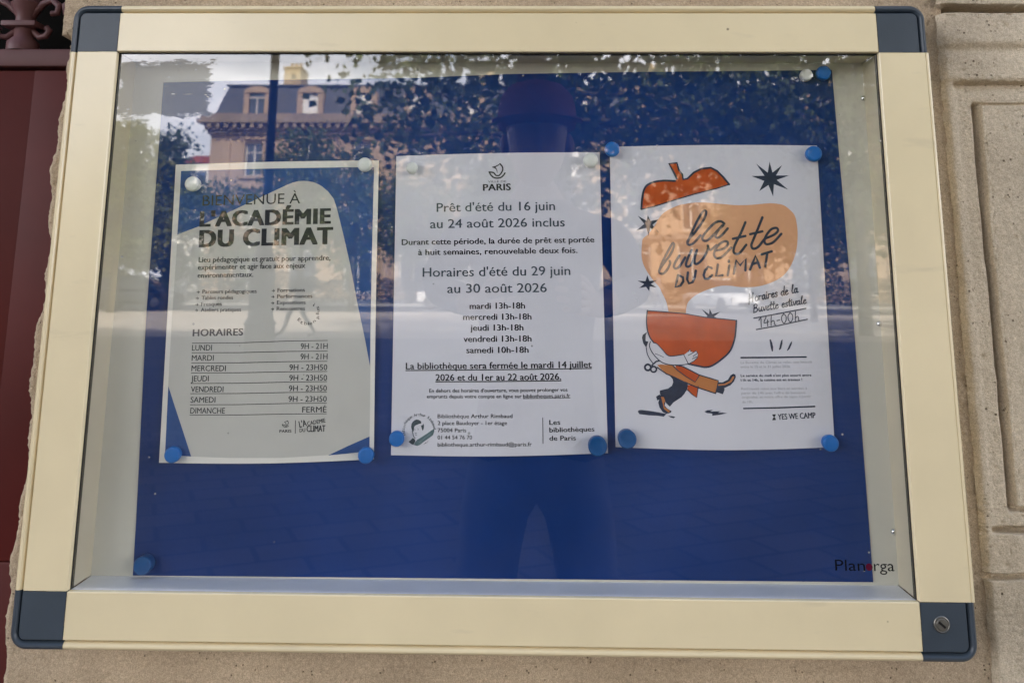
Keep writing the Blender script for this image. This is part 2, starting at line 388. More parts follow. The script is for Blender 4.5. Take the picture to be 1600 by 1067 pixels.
# ------------------------------------------------------------------ what is printed on the notices (millimetres on the board)
SHEET1 = [(52.6, 396.9), (264.2, 402.0), (269.4, 108.9), (59.0, 103.8)]
TEXT1 = [('title_text', 'BIENVENUE À', 83.8, 354.4, 184.9, 357.2, 10.58, -1, 0),
('title_text', "L'ACADÉMIE", 83.4, 333.2, 216.3, 337.0, 14.94, 5, 0),
('title_text', 'DU CLIMAT', 84.4, 312.6, 219.3, 316.4, 16.38, 5, 0),
('body_text#1', 'Lieu pédagogique et gratuit pour apprendre,', 84.1, 297.0, 218.8, 299.8, 5.16, 3, 0),
('body_text#2', 'expérimenter et agir face aux enjeux', 84.0, 289.5, 193.6, 292.0, 5.15, 3, 0),
('body_text#3', 'environnementaux.', 84.2, 281.4, 141.1, 282.9, 5.13, 3, 0),
('body_text#4', 'Parcours pédagogiques', 90.3, 266.0, 145.5, 266.9, 3.71, 3, 0),
('body_text#5', 'Tables rondes', 89.9, 259.8, 121.9, 260.5, 3.7, 3, 0),
('body_text#6', 'Fresques', 89.9, 253.6, 110.9, 254.2, 3.69, 3, 0),
('body_text#7', 'Ateliers pratiques', 89.9, 248.0, 130.8, 248.7, 3.68, 3, 0),
('body_text#8', 'Formations', 166.8, 267.8, 194.4, 268.5, 3.7, 3, 0),
('body_text#9', 'Performances', 166.8, 261.8, 202.3, 262.5, 3.69, 3, 0),
('body_text#10', 'Expositions', 166.9, 255.7, 195.8, 256.2, 3.69, 3, 0),
('body_text#11', 'Rencontres', 167.0, 249.7, 195.5, 250.2, 3.68, 3, 0),
('opening_hours_text#12', 'HORAIRES', 83.7, 224.0, 134.2, 225.3, 6.68, 4, 0),
('opening_hours_text#13', 'LUNDI', 83.8, 210.1, 103.9, 210.4, 5.43, 1, 0),
('opening_hours_text#14', '9H - 21H', 193.2, 212.5, 220.0, 212.9, 5.42, 1, 0),
('opening_hours_text#15', 'MARDI', 84.3, 200.3, 106.4, 200.6, 5.41, 1, 0),
('opening_hours_text#16', '9H - 21H', 193.5, 202.6, 220.3, 202.9, 5.4, 1, 0),
('opening_hours_text#17', 'MERCREDI', 84.8, 190.4, 119.3, 190.8, 5.39, 1, 0),
('opening_hours_text#18', '9H - 23H50', 183.0, 192.2, 220.5, 192.6, 5.38, 1, 0),
('opening_hours_text#19', 'JEUDI', 85.2, 180.5, 102.8, 180.8, 5.36, 1, 0),
('opening_hours_text#20', '9H - 23H50', 183.4, 182.2, 220.8, 182.6, 5.36, 1, 0),
('opening_hours_text#21', 'VENDREDI', 85.7, 170.4, 118.3, 170.8, 5.34, 1, 0),
('opening_hours_text#22', '9H - 23H50', 183.5, 172.2, 221.0, 172.7, 5.33, 1, 0),
('opening_hours_text#23', 'SAMEDI', 86.2, 160.4, 111.0, 160.7, 5.32, 1, 0),
('opening_hours_text#24', '9H - 23H50', 183.7, 162.2, 221.3, 162.6, 5.31, 1, 0),
('opening_hours_text#25', 'DIMANCHE', 86.7, 150.2, 121.3, 150.6, 5.29, 1, 0),
('opening_hours_text#26', 'FERMÉ', 197.8, 152.3, 221.5, 152.6, 5.29, 1, 0),
('logo', 'PARIS', 176.5, 133.3, 188.0, 133.6, 2.56, 4, 0),
('logo', "L'A", 196.1, 138.1, 203.0, 139.8, 6.04, 3, 0),
('logo', 'CADEMIE', 203.7, 140.1, 221.1, 143.3, 3.74, 3, 0),
('logo', 'DU', 196.2, 133.9, 201.6, 134.2, 3.37, 3, 0),
('logo', 'CLIMAT', 203.1, 134.1, 221.2, 134.6, 5.86, 3, 0),
('curved_text', 'E', 188.3, 240.4, 190.5, 238.8, 3.14, 4, 0),
('curved_text', 't', 190.9, 237.8, 193.3, 236.5, 3.14, 4, 0),
('curved_text', 'b', 195.3, 236.1, 198.0, 235.7, 3.14, 2, 0),
('curved_text', 'i', 199.3, 235.9, 200.4, 235.9, 3.14, 2, 0),
('curved_text', 'e', 201.2, 235.8, 203.7, 236.5, 3.14, 2, 0),
('curved_text', 'n', 205.1, 237.7, 207.2, 239.3, 3.14, 2, 0),
('curved_text', 'p', 209.4, 241.8, 210.5, 244.2, 3.14, 2, 0),
('curved_text', 'l', 209.8, 246.2, 209.9, 247.3, 3.14, 2, 0),
('curved_text', 'u', 210.3, 248.5, 209.9, 251.2, 3.14, 2, 0),
('curved_text', 's', 210.1, 251.9, 208.9, 254.4, 3.14, 2, 0),
('curved_text', '!', 205.7, 256.7, 204.6, 257.3, 3.14, 2, 0)]
STROKE1 = [('arrow_marking#1','ink',0.62,0,[(84.5,267.3),(87.2,267.3)]),
('arrow_marking#1','ink',0.62,0,[(85.8,268.4),(87.3,267.3),(86.0,266.3)]),
('arrow_marking#1','ink',0.62,0,[(84.1,261.2),(86.8,261.2)]),
('arrow_marking#1','ink',0.62,0,[(85.5,262.2),(87.0,261.2),(85.7,260.1)]),
('arrow_marking#1','ink',0.62,0,[(84.1,255.0),(86.8,255.0)]),
('arrow_marking#1','ink',0.62,0,[(85.5,256.1),(87.0,255.0),(85.6,253.9)]),
('arrow_marking#1','ink',0.61,0,[(84.1,249.3),(86.8,249.3)]),
('arrow_marking#1','ink',0.61,0,[(85.4,250.4),(86.9,249.3),(85.6,248.2)]),
('arrow_marking#2','ink',0.62,0,[(161.1,269.2),(163.7,269.2)]),
('arrow_marking#2','ink',0.62,0,[(162.4,270.3),(163.9,269.2),(162.5,268.1)]),
('arrow_marking#2','ink',0.62,0,[(161.1,263.2),(163.8,263.2)]),
('arrow_marking#2','ink',0.62,0,[(162.4,264.3),(163.9,263.2),(162.6,262.1)]),
('arrow_marking#2','ink',0.61,0,[(161.1,257.0),(163.8,257.0)]),
('arrow_marking#2','ink',0.61,0,[(162.5,258.1),(164.0,257.0),(162.6,255.9)]),
('arrow_marking#2','ink',0.61,0,[(161.3,251.0),(164.0,251.0)]),
('arrow_marking#2','ink',0.61,0,[(162.7,252.1),(164.1,251.0),(162.8,250.0)]),
('opening_hours_text','ink_soft',0.64,0,[(83.6,217.3),(131.3,218.0),(178.9,220.1),(219.6,221.0)]),
('opening_hours_text','ink_soft',0.63,0,[(84.0,208.0),(131.6,208.6),(179.2,210.1),(219.9,210.8)]),
('opening_hours_text','ink_soft',0.63,0,[(84.4,198.2),(132.0,198.8),(179.5,200.3),(220.2,201.0)]),
('opening_hours_text','ink_soft',0.63,0,[(84.8,188.6),(132.4,189.3),(179.8,190.6),(220.5,191.3)]),
('opening_hours_text','ink_soft',0.63,0,[(85.2,178.6),(132.7,179.3),(180.1,180.8),(220.7,181.6)]),
('opening_hours_text','ink_soft',0.62,0,[(85.6,168.9),(133.1,169.6),(180.5,171.0),(221.0,171.7)]),
('opening_hours_text','ink_soft',0.62,0,[(86.1,158.4),(133.5,159.1),(180.8,160.6),(221.3,161.3)]),
('opening_hours_text','ink_soft',0.62,0,[(86.5,148.7),(133.9,149.4),(181.1,150.7),(221.6,151.3)]),
('divider_marking','ink_soft',0.71,0,[(191.6,144.7),(192.0,132.8)]),
('logo','ink',0.61,0,[(178.7,141.0),(179.8,139.4),(181.7,138.4),(183.5,138.7),(185.0,139.6)]),
('logo','ink',0.61,0,[(178.7,141.0),(180.8,140.5),(182.4,139.3),(184.2,140.5),(184.8,142.7),(184.0,144.4)]),
('logo','ink',0.61,0,[(184.0,144.4),(180.7,143.0),(182.2,142.1),(182.7,140.2)])]
FILL1 = [('printed_panel','grey_print',1,0,[(58.8,390.3),(90.4,391.3),(123.7,392.4),(157.0,393.2),(190.2,393.9),(223.5,394.6),(259.6,395.1),(260.2,349.7),(261.5,278.8),(263.2,203.8),(264.2,155.1),(264.7,116.6),(229.2,113.0),(179.2,109.9),(129.0,109.4),(90.6,110.1),(64.4,111.5),(62.5,170.5),(60.9,239.7),(60.5,303.3)]),
('blue_shape','blue_print',2,0,[(58.8,390.3),(90.4,391.3),(123.7,392.4),(157.0,393.2),(190.2,393.9),(223.5,394.6),(259.6,395.1),(260.2,349.7),(261.5,278.8),(262.1,228.6),(262.9,196.8),(257.1,222.3),(248.8,254.7),(238.7,297.4),(230.2,328.1),(222.9,352.6),(219.2,362.2),(213.3,369.4),(207.1,374.5),(203.3,376.7),(197.6,379.1),(191.8,380.1),(186.9,380.4),(182.1,380.1),(175.8,378.5),(170.9,376.5),(139.0,361.0),(106.9,345.5),(81.3,333.2),(59.9,324.8),(59.6,348.8)]),
('blue_shape','blue_print',2,0,[(62.5,175.9),(69.9,158.4),(79.1,137.3),(90.8,110.1),(78.6,110.8),(64.4,111.5),(63.6,141.4)]),
('blue_shape','blue_print',2,0,[(224.9,112.4),(244.5,121.5),(264.6,130.1),(264.9,116.6),(244.8,114.3)])]
SHEET2 = [(282.2, 406.7), (492.6, 411.4), (497.0, 116.6), (285.9, 112.9)]
TEXT2 = [('logo', 'VILLE DE', 377.8, 379.2, 396.4, 379.6, 1.93, 0, 0),
('logo', 'PARIS', 373.0, 370.8, 400.9, 371.6, 6.62, 4, 0),
('heading_text#27', "Prêt d'été du 16 juin", 325.6, 349.1, 446.3, 351.5, 8.88, 1, 0),
('heading_text#28', 'au 24 août 2026 inclus', 319.2, 332.5, 456.2, 335.0, 8.82, 1, 0),
('heading_text#29', "Horaires d'été du 29 juin", 312.8, 283.8, 461.5, 286.5, 8.94, 1, 0),
('heading_text#30', 'au 30 août 2026', 338.0, 267.9, 437.8, 269.5, 8.83, 1, 0),
('body_text#31', 'Durant cette période, la durée de prêt est portée', 290.6, 315.5, 486.0, 319.2, 5.74, 3, 0),
('body_text#32', 'à huit semaines, renouvelable deux fois.', 307.6, 305.4, 468.9, 308.5, 5.71, 3, 0),
('opening_hours_text#33', 'mardi 13h-18h', 360.8, 252.4, 415.9, 253.3, 5.87, 3, 0),
('opening_hours_text#34', 'mercredi 13h-18h', 354.5, 241.7, 422.4, 242.6, 5.84, 3, 0),
('opening_hours_text#35', 'jeudi 13h-18h', 361.9, 231.3, 414.4, 232.0, 5.81, 3, 0),
('opening_hours_text#36', 'vendredi 13h-18h', 355.2, 220.4, 422.5, 221.4, 5.79, 3, 0),
('opening_hours_text#37', 'samedi 10h-18h', 358.2, 209.7, 419.6, 210.6, 5.76, 3, 0),
('body_text#38', 'La bibliothèque sera fermée le mardi 14 juillet', 298.3, 193.7, 481.9, 196.7, 6.19, 3, 0),
('body_text#39', '2026 et du 1er au 22 août 2026.', 328.2, 183.1, 451.7, 185.0, 6.16, 3, 0),
('body_text#40', "En dehors des horaires d'ouverture, vous pouvez prolonger vos", 322.1, 171.9, 458.0, 174.0, 3.37, 2, 0),
('body_text#41', 'emprunts depuis votre compte en ligne sur', 319.8, 166.5, 413.0, 167.6, 3.36, 2, 0),
('body_text#42', 'bibliotheques.paris.fr', 414.6, 167.6, 460.7, 168.4, 3.36, 2, 0),
('address_text', 'Bibliothèque Arthur Rimbaud', 330.9, 148.0, 404.1, 148.9, 3.64, 1, 0),
('address_text', '2 place Baudoyer - 1er étage', 331.1, 141.6, 398.9, 142.4, 3.63, 1, 0),
('address_text', '75004 Paris', 331.2, 134.9, 359.1, 135.2, 3.62, 1, 0),
('address_text', '01 44 54 76 70', 331.3, 128.2, 365.0, 128.7, 3.61, 1, 0),
('address_text', 'bibliotheque.arthur-rimbaud@paris.fr', 331.5, 121.6, 423.1, 122.9, 3.6, 1, 0),
('address_text', 'Les', 440.3, 142.7, 450.7, 143.0, 4.38, 3, 0),
('address_text', 'bibliothèques', 440.3, 135.7, 484.1, 136.8, 4.37, 3, 0),
('address_text', 'de Paris', 440.3, 128.0, 465.9, 128.5, 4.35, 3, 0),
('emblem', 'i', 299.8, 131.9, 299.5, 132.6, 2.63, 2, 0),
('emblem', 'b', 299.3, 133.2, 299.0, 134.7, 2.63, 2, 0),
('emblem', 'l', 298.9, 135.3, 298.9, 136.1, 2.63, 2, 0),
('emblem', 'i', 298.9, 137.1, 298.9, 137.9, 2.63, 2, 0),
('emblem', 'o', 299.0, 138.5, 299.3, 140.0, 2.63, 2, 0),
('emblem', 't', 299.5, 140.6, 299.8, 141.4, 2.63, 2, 0),
('emblem', 'h', 300.0, 142.0, 300.7, 143.3, 2.63, 2, 0),
('emblem', 'è', 300.9, 143.5, 301.8, 144.8, 2.63, 2, 0),
('emblem', 'q', 302.0, 145.0, 303.0, 146.1, 2.63, 2, 0),
('emblem', 'u', 303.2, 146.3, 304.5, 147.2, 2.63, 2, 0),
('emblem', 'e', 304.7, 147.4, 306.0, 148.2, 2.63, 2, 0),
('emblem', 'A', 308.0, 149.0, 309.5, 149.5, 2.63, 2, 0),
('emblem', 'r', 309.8, 149.5, 311.4, 149.8, 2.63, 2, 0),
('emblem', 't', 312.0, 149.8, 312.9, 149.8, 2.63, 2, 0),
('emblem', 'h', 313.5, 149.8, 315.1, 149.7, 2.63, 2, 0),
('emblem', 'u', 315.4, 149.6, 317.0, 149.2, 2.63, 2, 0),
('emblem', 'r', 317.2, 149.2, 318.7, 148.6, 2.63, 2, 0),
('emblem', 'R', 320.6, 147.6, 321.9, 146.7, 2.63, 2, 0),
('emblem', 'i', 322.4, 146.3, 323.0, 145.7, 2.63, 2, 0),
('emblem', 'm', 323.5, 145.2, 324.5, 144.0, 2.63, 2, 0),
('emblem', 'b', 324.6, 143.8, 325.5, 142.5, 2.63, 2, 0),
('emblem', 'a', 325.6, 142.3, 326.2, 140.9, 2.63, 2, 0),
('emblem', 'u', 326.3, 140.6, 326.8, 139.1, 2.63, 2, 0),
('emblem', 'd', 326.8, 138.9, 327.0, 137.4, 2.63, 2, 0)]
STROKE2 = [('logo','ink',1.46,1,[(379.0,389.8),(380.9,386.6),(383.7,384.4),(387.3,383.8),(391.0,384.6),(393.7,387.0),(395.1,389.1)]),
('logo','ink',1.38,1,[(378.8,390.1),(383.3,389.4),(385.7,386.8),(387.7,386.4),(389.3,386.8),(391.7,389.8),(392.8,393.1),(392.1,395.9),(389.8,398.6)]),
('underline_marking#43','ink',0.93,0,[(298.3,192.5),(356.9,193.6),(420.9,194.7),(481.9,195.9)]),
('underline_marking#44','ink',0.92,0,[(328.3,182.1),(389.0,183.0),(451.7,184.1)]),
('underline_marking#45','ink',0.49,0,[(414.6,167.0),(460.7,167.9)]),
('divider_marking','ink_soft',0.61,0,[(433.7,149.2),(434.0,125.4)]),
('emblem','emblem_dark',0.72,0,[(306.2,135.6),(307.2,132.3),(308.0,130.1),(309.2,129.0)]),
('emblem','emblem_dark',0.4,0,[(308.1,137.0),(309.4,137.0)]),
('emblem','emblem_dark',0.4,0,[(311.6,138.1),(312.5,136.9),(311.7,136.7)]),
('emblem','emblem_dark',0.4,0,[(309.3,133.9),(310.6,133.7)]),
('emblem','emblem_dark',0.4,0,[(309.3,132.1),(310.8,131.9)]),
('emblem','emblem_dark',0.4,0,[(310.0,133.7),(309.8,132.8)]),
('emblem','emblem_light',0.31,0,[(313.3,125.2),(318.8,129.3),(323.9,132.9)]),
('emblem','emblem_dark',0.31,0,[(318.0,123.5),(319.8,125.3),(319.6,124.1),(322.1,126.5)])]
FILL2 = [('logo','ink',2,0,[(389.2,398.4),(385.2,396.3),(381.8,395.4),(382.0,394.7),(384.2,394.2),(385.9,392.7),(386.7,390.6),(386.8,389.2),(387.3,389.0),(387.3,391.5),(386.5,393.5),(385.2,395.0),(389.2,397.3)]),
('emblem','emblem_dark',1,0,[(305.3,142.3),(306.4,144.2),(308.0,145.5),(309.9,146.4),(312.3,146.0),(314.6,144.9),(314.9,142.7),(312.8,142.4),(311.0,141.5),(309.1,140.8),(308.0,139.5),(307.8,137.2),(307.7,135.4),(306.7,135.2),(305.7,137.0),(305.0,139.4)]),
('emblem','emblem_dark',1,0,[(314.7,140.8),(316.1,141.3),(317.0,142.9),(317.7,140.4),(317.4,137.7),(316.4,135.9),(315.5,138.0)]),
('emblem','emblem_dark',1,0,[(302.9,125.5),(304.8,127.1),(306.6,129.1),(308.5,128.5),(309.5,127.0),(309.3,125.6),(307.7,122.8),(305.3,123.6)]),
('emblem','emblem_green',1,0,[(309.5,125.6),(311.1,127.4),(315.5,130.1),(320.6,133.3),(324.7,136.2),(327.6,137.9),(327.8,135.6),(326.7,132.0),(323.9,130.0),(320.7,127.7),(317.5,125.5),(314.3,122.9),(311.5,121.9),(308.0,122.7)])]
SHEET3 = [(503.1, 417.1), (716.3, 419.1), (716.3, 124.2), (504.5, 122.3)]
TEXT3 = [('faint_text', 'La Buvette du Climat se refait une beauté', 628.3, 201.6, 698.5, 202.7, 2.31, 0, 0),
('faint_text', 'entre le 15 et le 31 juillet 2026', 628.1, 197.5, 676.6, 198.2, 2.31, 0, 0),
('printed_text', "Le service du midi n'est plus assuré entre", 627.9, 189.2, 697.2, 190.1, 2.3, 3, 0),
('printed_text', '11h et 14h, la cuisine est en travaux !', 627.8, 184.9, 687.9, 185.8, 2.3, 3, 0),
('faint_text', 'Retrouvez nous aux bars et soirées à', 627.6, 176.9, 692.3, 177.7, 2.29, 0, 0),
('faint_text', "partir de 14h avec l'offre de boissons", 627.7, 172.8, 690.3, 173.6, 2.29, 0, 0),
('faint_text', 'originales, et notre offre de tapas à partir', 628.0, 169.0, 695.8, 170.1, 2.28, 0, 0),
('faint_text', 'de 19h.', 628.2, 164.5, 638.7, 164.7, 2.28, 0, 0),
('printed_text', 'YES WE CAMP', 662.4, 149.3, 699.1, 151.1, 5.19, 3, 0)]
STROKE3 = [('tomato_top','navy_ink',2.06,1,[(534.3,352.9),(535.0,360.9),(536.3,368.8),(537.9,373.6),(541.2,377.7),(548.5,380.9),(558.1,382.1),(569.2,381.8)]),
('tomato_top','navy_ink',1.93,0,[(571.2,384.2),(567.1,393.0),(563.6,399.6),(571.7,400.5),(573.4,393.4),(576.9,388.6),(577.5,383.4),(582.0,384.2),(588.6,390.5),(596.7,394.6),(606.3,395.6),(612.6,392.2),(618.7,385.8),(624.4,378.5)]),
('tomato_top','navy_ink',1.28,0,[(624.4,378.5),(611.9,374.4),(589.5,368.7),(565.5,361.5),(547.9,355.8),(534.3,352.6)]),
('hand_lettering','navy_ink',2.47,1,[(580.2,319.4),(583.5,327.4),(590.2,340.7),(595.8,349.7),(598.7,351.7),(599.9,350.1),(598.8,346.1),(595.5,339.9),(588.1,330.1),(581.6,323.0),(579.9,319.9),(580.4,317.7),(582.8,317.2),(586.8,319.5),(593.3,326.6)]),
('hand_lettering','navy_ink',2.49,1,[(617.7,338.6),(613.8,341.0),(607.9,339.0),(600.5,331.9),(595.4,325.2),(595.6,322.0),(598.4,321.1),(602.0,323.1),(609.4,330.2),(615.8,336.9)]),
('hand_lettering','navy_ink',2.49,1,[(616.7,336.9),(611.6,332.0),(608.5,326.6),(610.5,324.2),(615.5,327.6),(621.0,333.8)]),
('hand_lettering','navy_ink',2.44,1,[(550.8,291.2),(554.4,300.0),(560.0,310.5),(564.8,318.3),(566.4,317.6),(565.4,313.2),(561.6,306.1),(555.2,298.2),(551.6,293.0),(550.8,289.9),(554.1,288.2),(558.6,292.1),(561.9,298.3),(561.5,300.9)]),
('hand_lettering','navy_ink',2.46,1,[(571.4,306.2),(567.2,300.0),(565.7,295.2),(567.9,293.5),(572.0,296.6),(577.1,304.5)]),
('hand_lettering','navy_ink',2.46,1,[(583.9,312.0),(579.7,303.6),(577.7,297.5),(579.4,295.3),(583.5,298.4),(589.2,312.0)]),
('hand_lettering','navy_ink',2.46,1,[(589.2,312.0),(586.7,303.6),(586.6,298.8),(589.7,298.6),(595.1,303.7),(600.3,312.5),(600.2,316.4)]),
('hand_lettering','navy_ink',2.47,1,[(600.2,316.4),(602.5,312.1),(608.9,316.9)]),
('hand_lettering','navy_ink',2.46,1,[(606.9,311.6),(614.0,312.6),(619.5,316.1),(620.3,320.1),(616.1,320.5),(610.2,316.1),(606.4,309.4),(607.1,305.1),(610.2,303.9),(615.5,306.4),(623.6,314.4)]),
('hand_lettering','navy_ink',2.49,1,[(639.1,340.1),(634.2,329.4),(627.9,317.9),(625.9,311.7),(627.3,308.7),(632.0,309.3),(639.0,317.5)]),
('hand_lettering','navy_ink',2.47,1,[(625.8,323.4),(638.5,326.3)]),
('hand_lettering','navy_ink',2.49,1,[(656.6,345.1),(651.2,333.0),(645.8,321.5),(644.1,316.7),(645.9,313.6),(650.8,315.4),(657.3,322.9)]),
('hand_lettering','navy_ink',2.48,1,[(643.4,328.1),(655.9,331.0)]),
('hand_lettering','navy_ink',2.47,1,[(658.3,323.8),(666.8,327.4),(671.5,331.4),(670.3,334.5),(664.9,333.1),(659.6,326.9),(657.5,321.1),(659.8,318.1),(666.5,320.3),(674.9,328.7)]),
('hand_lettering','navy_ink',2.52,0,[(569.5,287.0),(566.5,275.2),(571.4,276.5),(574.6,280.9),(574.3,284.8),(569.5,287.0)]),
('hand_lettering','navy_ink',2.53,0,[(579.5,289.6),(578.4,282.7),(580.2,278.8),(583.8,280.1),(586.1,285.3),(587.4,291.4)]),
('hand_lettering','navy_ink',2.53,0,[(603.2,294.1),(600.1,295.4),(596.5,291.5),(595.0,287.1),(596.2,283.6),(599.7,283.5),(603.4,287.1)]),
('hand_lettering','navy_ink',2.53,0,[(609.7,297.6),(607.3,286.1),(613.9,287.2)]),
('hand_lettering','navy_ink',2.53,0,[(621.1,296.8),(619.2,287.2)]),
('hand_lettering','navy_ink',2.54,0,[(620.8,301.6),(620.7,300.5)]),
('hand_lettering','navy_ink',2.52,0,[(625.2,288.8),(628.2,302.1),(631.9,296.9),(637.9,303.5),(637.0,292.1)]),
('hand_lettering','navy_ink',2.53,0,[(641.7,292.9),(647.9,306.6),(651.6,294.8)]),
('hand_lettering','navy_ink',2.53,0,[(644.3,298.3),(650.1,300.1)]),
('hand_lettering','navy_ink',2.54,0,[(654.0,307.9),(664.3,311.1)]),
('hand_lettering','navy_ink',2.54,0,[(659.8,309.5),(657.2,296.2)]),
('tomato_half','navy_ink',1.33,1,[(538.0,252.1),(537.0,244.3),(537.4,234.4),(539.7,226.6),(543.3,221.5)]),
('tomato_half','navy_ink',0.93,0,[(538.0,251.9),(551.5,251.2),(575.1,249.3),(595.2,246.0),(612.0,244.5),(626.2,243.1)]),
('tomato_half','navy_ink',1.71,1,[(625.9,242.9),(625.1,235.7),(623.3,225.2),(618.5,214.0),(609.8,205.8),(600.2,199.6),(593.5,198.1),(586.2,199.2),(576.9,201.1)]),
('figure_drawing','navy_ink',0.91,1,[(536.1,216.1),(537.0,210.2),(539.6,205.0),(542.5,201.1)]),
('figure_drawing','navy_ink',0.92,1,[(543.3,221.0),(546.6,220.0),(551.9,214.5),(557.1,209.0),(563.8,208.6),(572.5,210.1)]),
('figure_drawing','navy_ink',0.92,1,[(540.3,222.0),(539.3,218.0),(541.2,212.8),(545.6,207.0),(551.5,202.2),(559.5,200.0),(570.2,200.0),(576.9,201.1)]),
('figure_drawing','navy_ink',0.52,0,[(544.7,210.6),(549.0,209.0),(552.9,207.2)]),
('figure_drawing','navy_ink',0.72,0,[(572.8,209.8),(576.9,201.1)]),
('figure_drawing','navy_ink',0.72,0,[(581.8,208.2),(585.6,210.9)]),
('figure_drawing','navy_ink',0.71,0,[(581.1,206.0),(586.2,208.3)]),
('figure_drawing','navy_ink',0.72,0,[(577.2,209.2),(582.0,211.8),(585.0,213.5),(586.6,210.9)]),
('figure_drawing','navy_ink',0.72,0,[(586.2,207.3),(582.4,203.7),(577.3,201.1)]),
('figure_drawing','navy_ink',0.72,0,[(577.3,212.8),(579.2,215.2),(579.7,212.8)]),
('figure_drawing','navy_ink',1.43,0,[(541.4,199.5),(545.5,203.1),(548.4,203.8)]),
('figure_drawing','navy_ink',1.94,0,[(540.2,197.4),(539.9,196.2),(539.0,195.2),(537.8,194.6),(536.5,194.6),(535.4,195.2),(534.6,196.1),(534.3,197.4),(534.6,198.6),(535.5,199.6),(536.7,200.2),(538.0,200.2),(539.1,199.6),(539.9,198.7),(540.2,197.4)]),
('figure_drawing','navy_ink',1.68,0,[(545.6,195.6),(545.3,194.5),(544.5,193.5),(543.4,193.0),(542.1,193.0),(541.0,193.5),(540.3,194.4),(540.0,195.6),(540.3,196.8),(541.1,197.7),(542.3,198.3),(543.5,198.3),(544.6,197.8),(545.4,196.8),(545.6,195.6)]),
('figure_drawing','navy_ink',1.17,0,[(546.4,197.5),(555.3,191.4),(563.2,188.2),(571.1,184.4),(585.5,178.7),(602.6,173.4)]),
('figure_drawing','navy_ink',1.1,0,[(564.2,199.9),(571.5,198.6),(587.3,190.7),(605.7,185.5),(604.5,179.2),(602.6,173.4)]),
('figure_drawing','navy_ink',0.91,0,[(561.8,199.2),(566.1,195.0),(573.9,189.3),(583.0,183.9),(587.2,190.0)]),
('figure_drawing','navy_ink',0.9,0,[(585.9,179.8),(585.1,175.2),(584.0,169.4),(579.4,172.6),(575.2,176.7)]),
('handwriting','navy_ink',1.11,1,[(639.1,258.7),(639.7,263.5),(639.9,269.1)]),
('handwriting','navy_ink',1.11,1,[(639.5,264.1),(641.2,265.1),(643.3,265.9)]),
('handwriting','navy_ink',1.12,1,[(643.5,270.2),(643.1,265.9),(642.9,261.2)]),
('handwriting','navy_ink',1.12,1,[(648.2,265.8),(646.9,266.7),(645.6,264.7),(645.9,262.6),(647.3,262.5),(648.4,264.4),(648.2,266.1),(647.5,266.7)]),
('handwriting','navy_ink',1.12,1,[(649.2,267.1),(649.4,265.0),(649.2,262.9)]),
('handwriting','navy_ink',1.12,1,[(649.3,265.4),(650.3,267.1),(651.7,267.4)]),
('handwriting','navy_ink',1.12,1,[(655.1,267.7),(653.8,268.1),(652.5,265.9),(653.0,263.7),(654.5,264.8),(655.2,267.5)]),
('handwriting','navy_ink',1.12,1,[(655.3,268.4),(655.1,265.5),(655.5,264.1),(656.4,264.7)]),
('handwriting','navy_ink',1.12,1,[(657.0,268.7),(656.9,265.7),(657.3,264.5),(658.3,265.3)]),
('handwriting','navy_ink',1.12,1,[(657.1,270.4),(657.2,270.9)]),
('handwriting','navy_ink',1.12,1,[(658.7,269.0),(658.9,266.9),(658.7,264.8)]),
('handwriting','navy_ink',1.12,1,[(658.8,267.4),(659.7,269.0),(661.2,269.3)]),
('handwriting','navy_ink',1.12,1,[(661.9,267.3),(663.5,268.3),(664.5,269.4),(663.5,270.0),(662.3,268.7),(662.1,266.5),(663.1,265.7),(665.0,267.1)]),
('handwriting','navy_ink',1.12,1,[(667.7,270.4),(666.7,270.7),(665.9,269.6),(666.5,268.7),(667.5,268.1),(666.9,266.6),(665.4,266.5)]),
('handwriting','navy_ink',1.12,1,[(674.3,271.1),(673.0,271.9),(671.6,269.5),(672.4,267.5),(673.9,268.9)]),
('handwriting','navy_ink',1.12,1,[(675.1,276.7),(674.6,272.3),(674.3,268.8),(675.1,268.3)]),
('handwriting','navy_ink',1.12,1,[(675.8,270.2),(677.4,271.1),(678.4,272.3),(677.4,272.8),(676.2,271.5),(676.0,269.3),(677.0,268.5),(678.9,269.9)]),
('handwriting','navy_ink',1.12,1,[(682.3,271.7),(683.6,275.8),(684.0,278.2),(683.4,277.9),(682.8,273.9),(682.9,270.1),(684.4,270.6)]),
('handwriting','navy_ink',1.12,1,[(687.6,274.3),(686.3,274.6),(684.9,272.4),(685.5,270.3),(686.9,271.3),(687.7,274.1)]),
('handwriting','navy_ink',1.12,1,[(687.8,274.9),(687.6,272.1),(688.0,270.7),(688.8,271.3)]),
('handwriting','navy_ink',1.05,1,[(644.4,258.6),(643.9,254.6),(643.4,250.6)]),
('handwriting','navy_ink',1.05,1,[(643.6,257.6),(645.7,259.0),(647.1,257.9),(646.0,255.9),(644.4,255.0)]),
('handwriting','navy_ink',1.05,1,[(644.4,255.0),(646.4,255.2),(647.4,253.6),(645.9,251.6),(643.4,250.8)]),
('handwriting','navy_ink',1.05,1,[(648.9,255.8),(648.7,253.5),(649.5,252.0),(650.7,253.2),(651.4,256.1)]),
('handwriting','navy_ink',1.05,1,[(651.5,256.3),(651.2,253.5),(651.7,252.4),(652.4,253.0)]),
('handwriting','navy_ink',1.05,1,[(652.9,256.5),(653.4,254.3),(653.9,252.9),(654.9,254.7),(655.6,257.0),(656.2,256.9)]),
('handwriting','navy_ink',1.05,1,[(656.4,255.0),(658.0,255.9),(659.0,256.9),(658.1,257.4),(656.8,256.2),(656.5,254.2),(657.5,253.4),(659.4,254.7)]),
('handwriting','navy_ink',1.05,1,[(661.3,261.1),(660.7,257.5),(660.6,254.7),(661.1,254.1),(662.1,254.8)]),
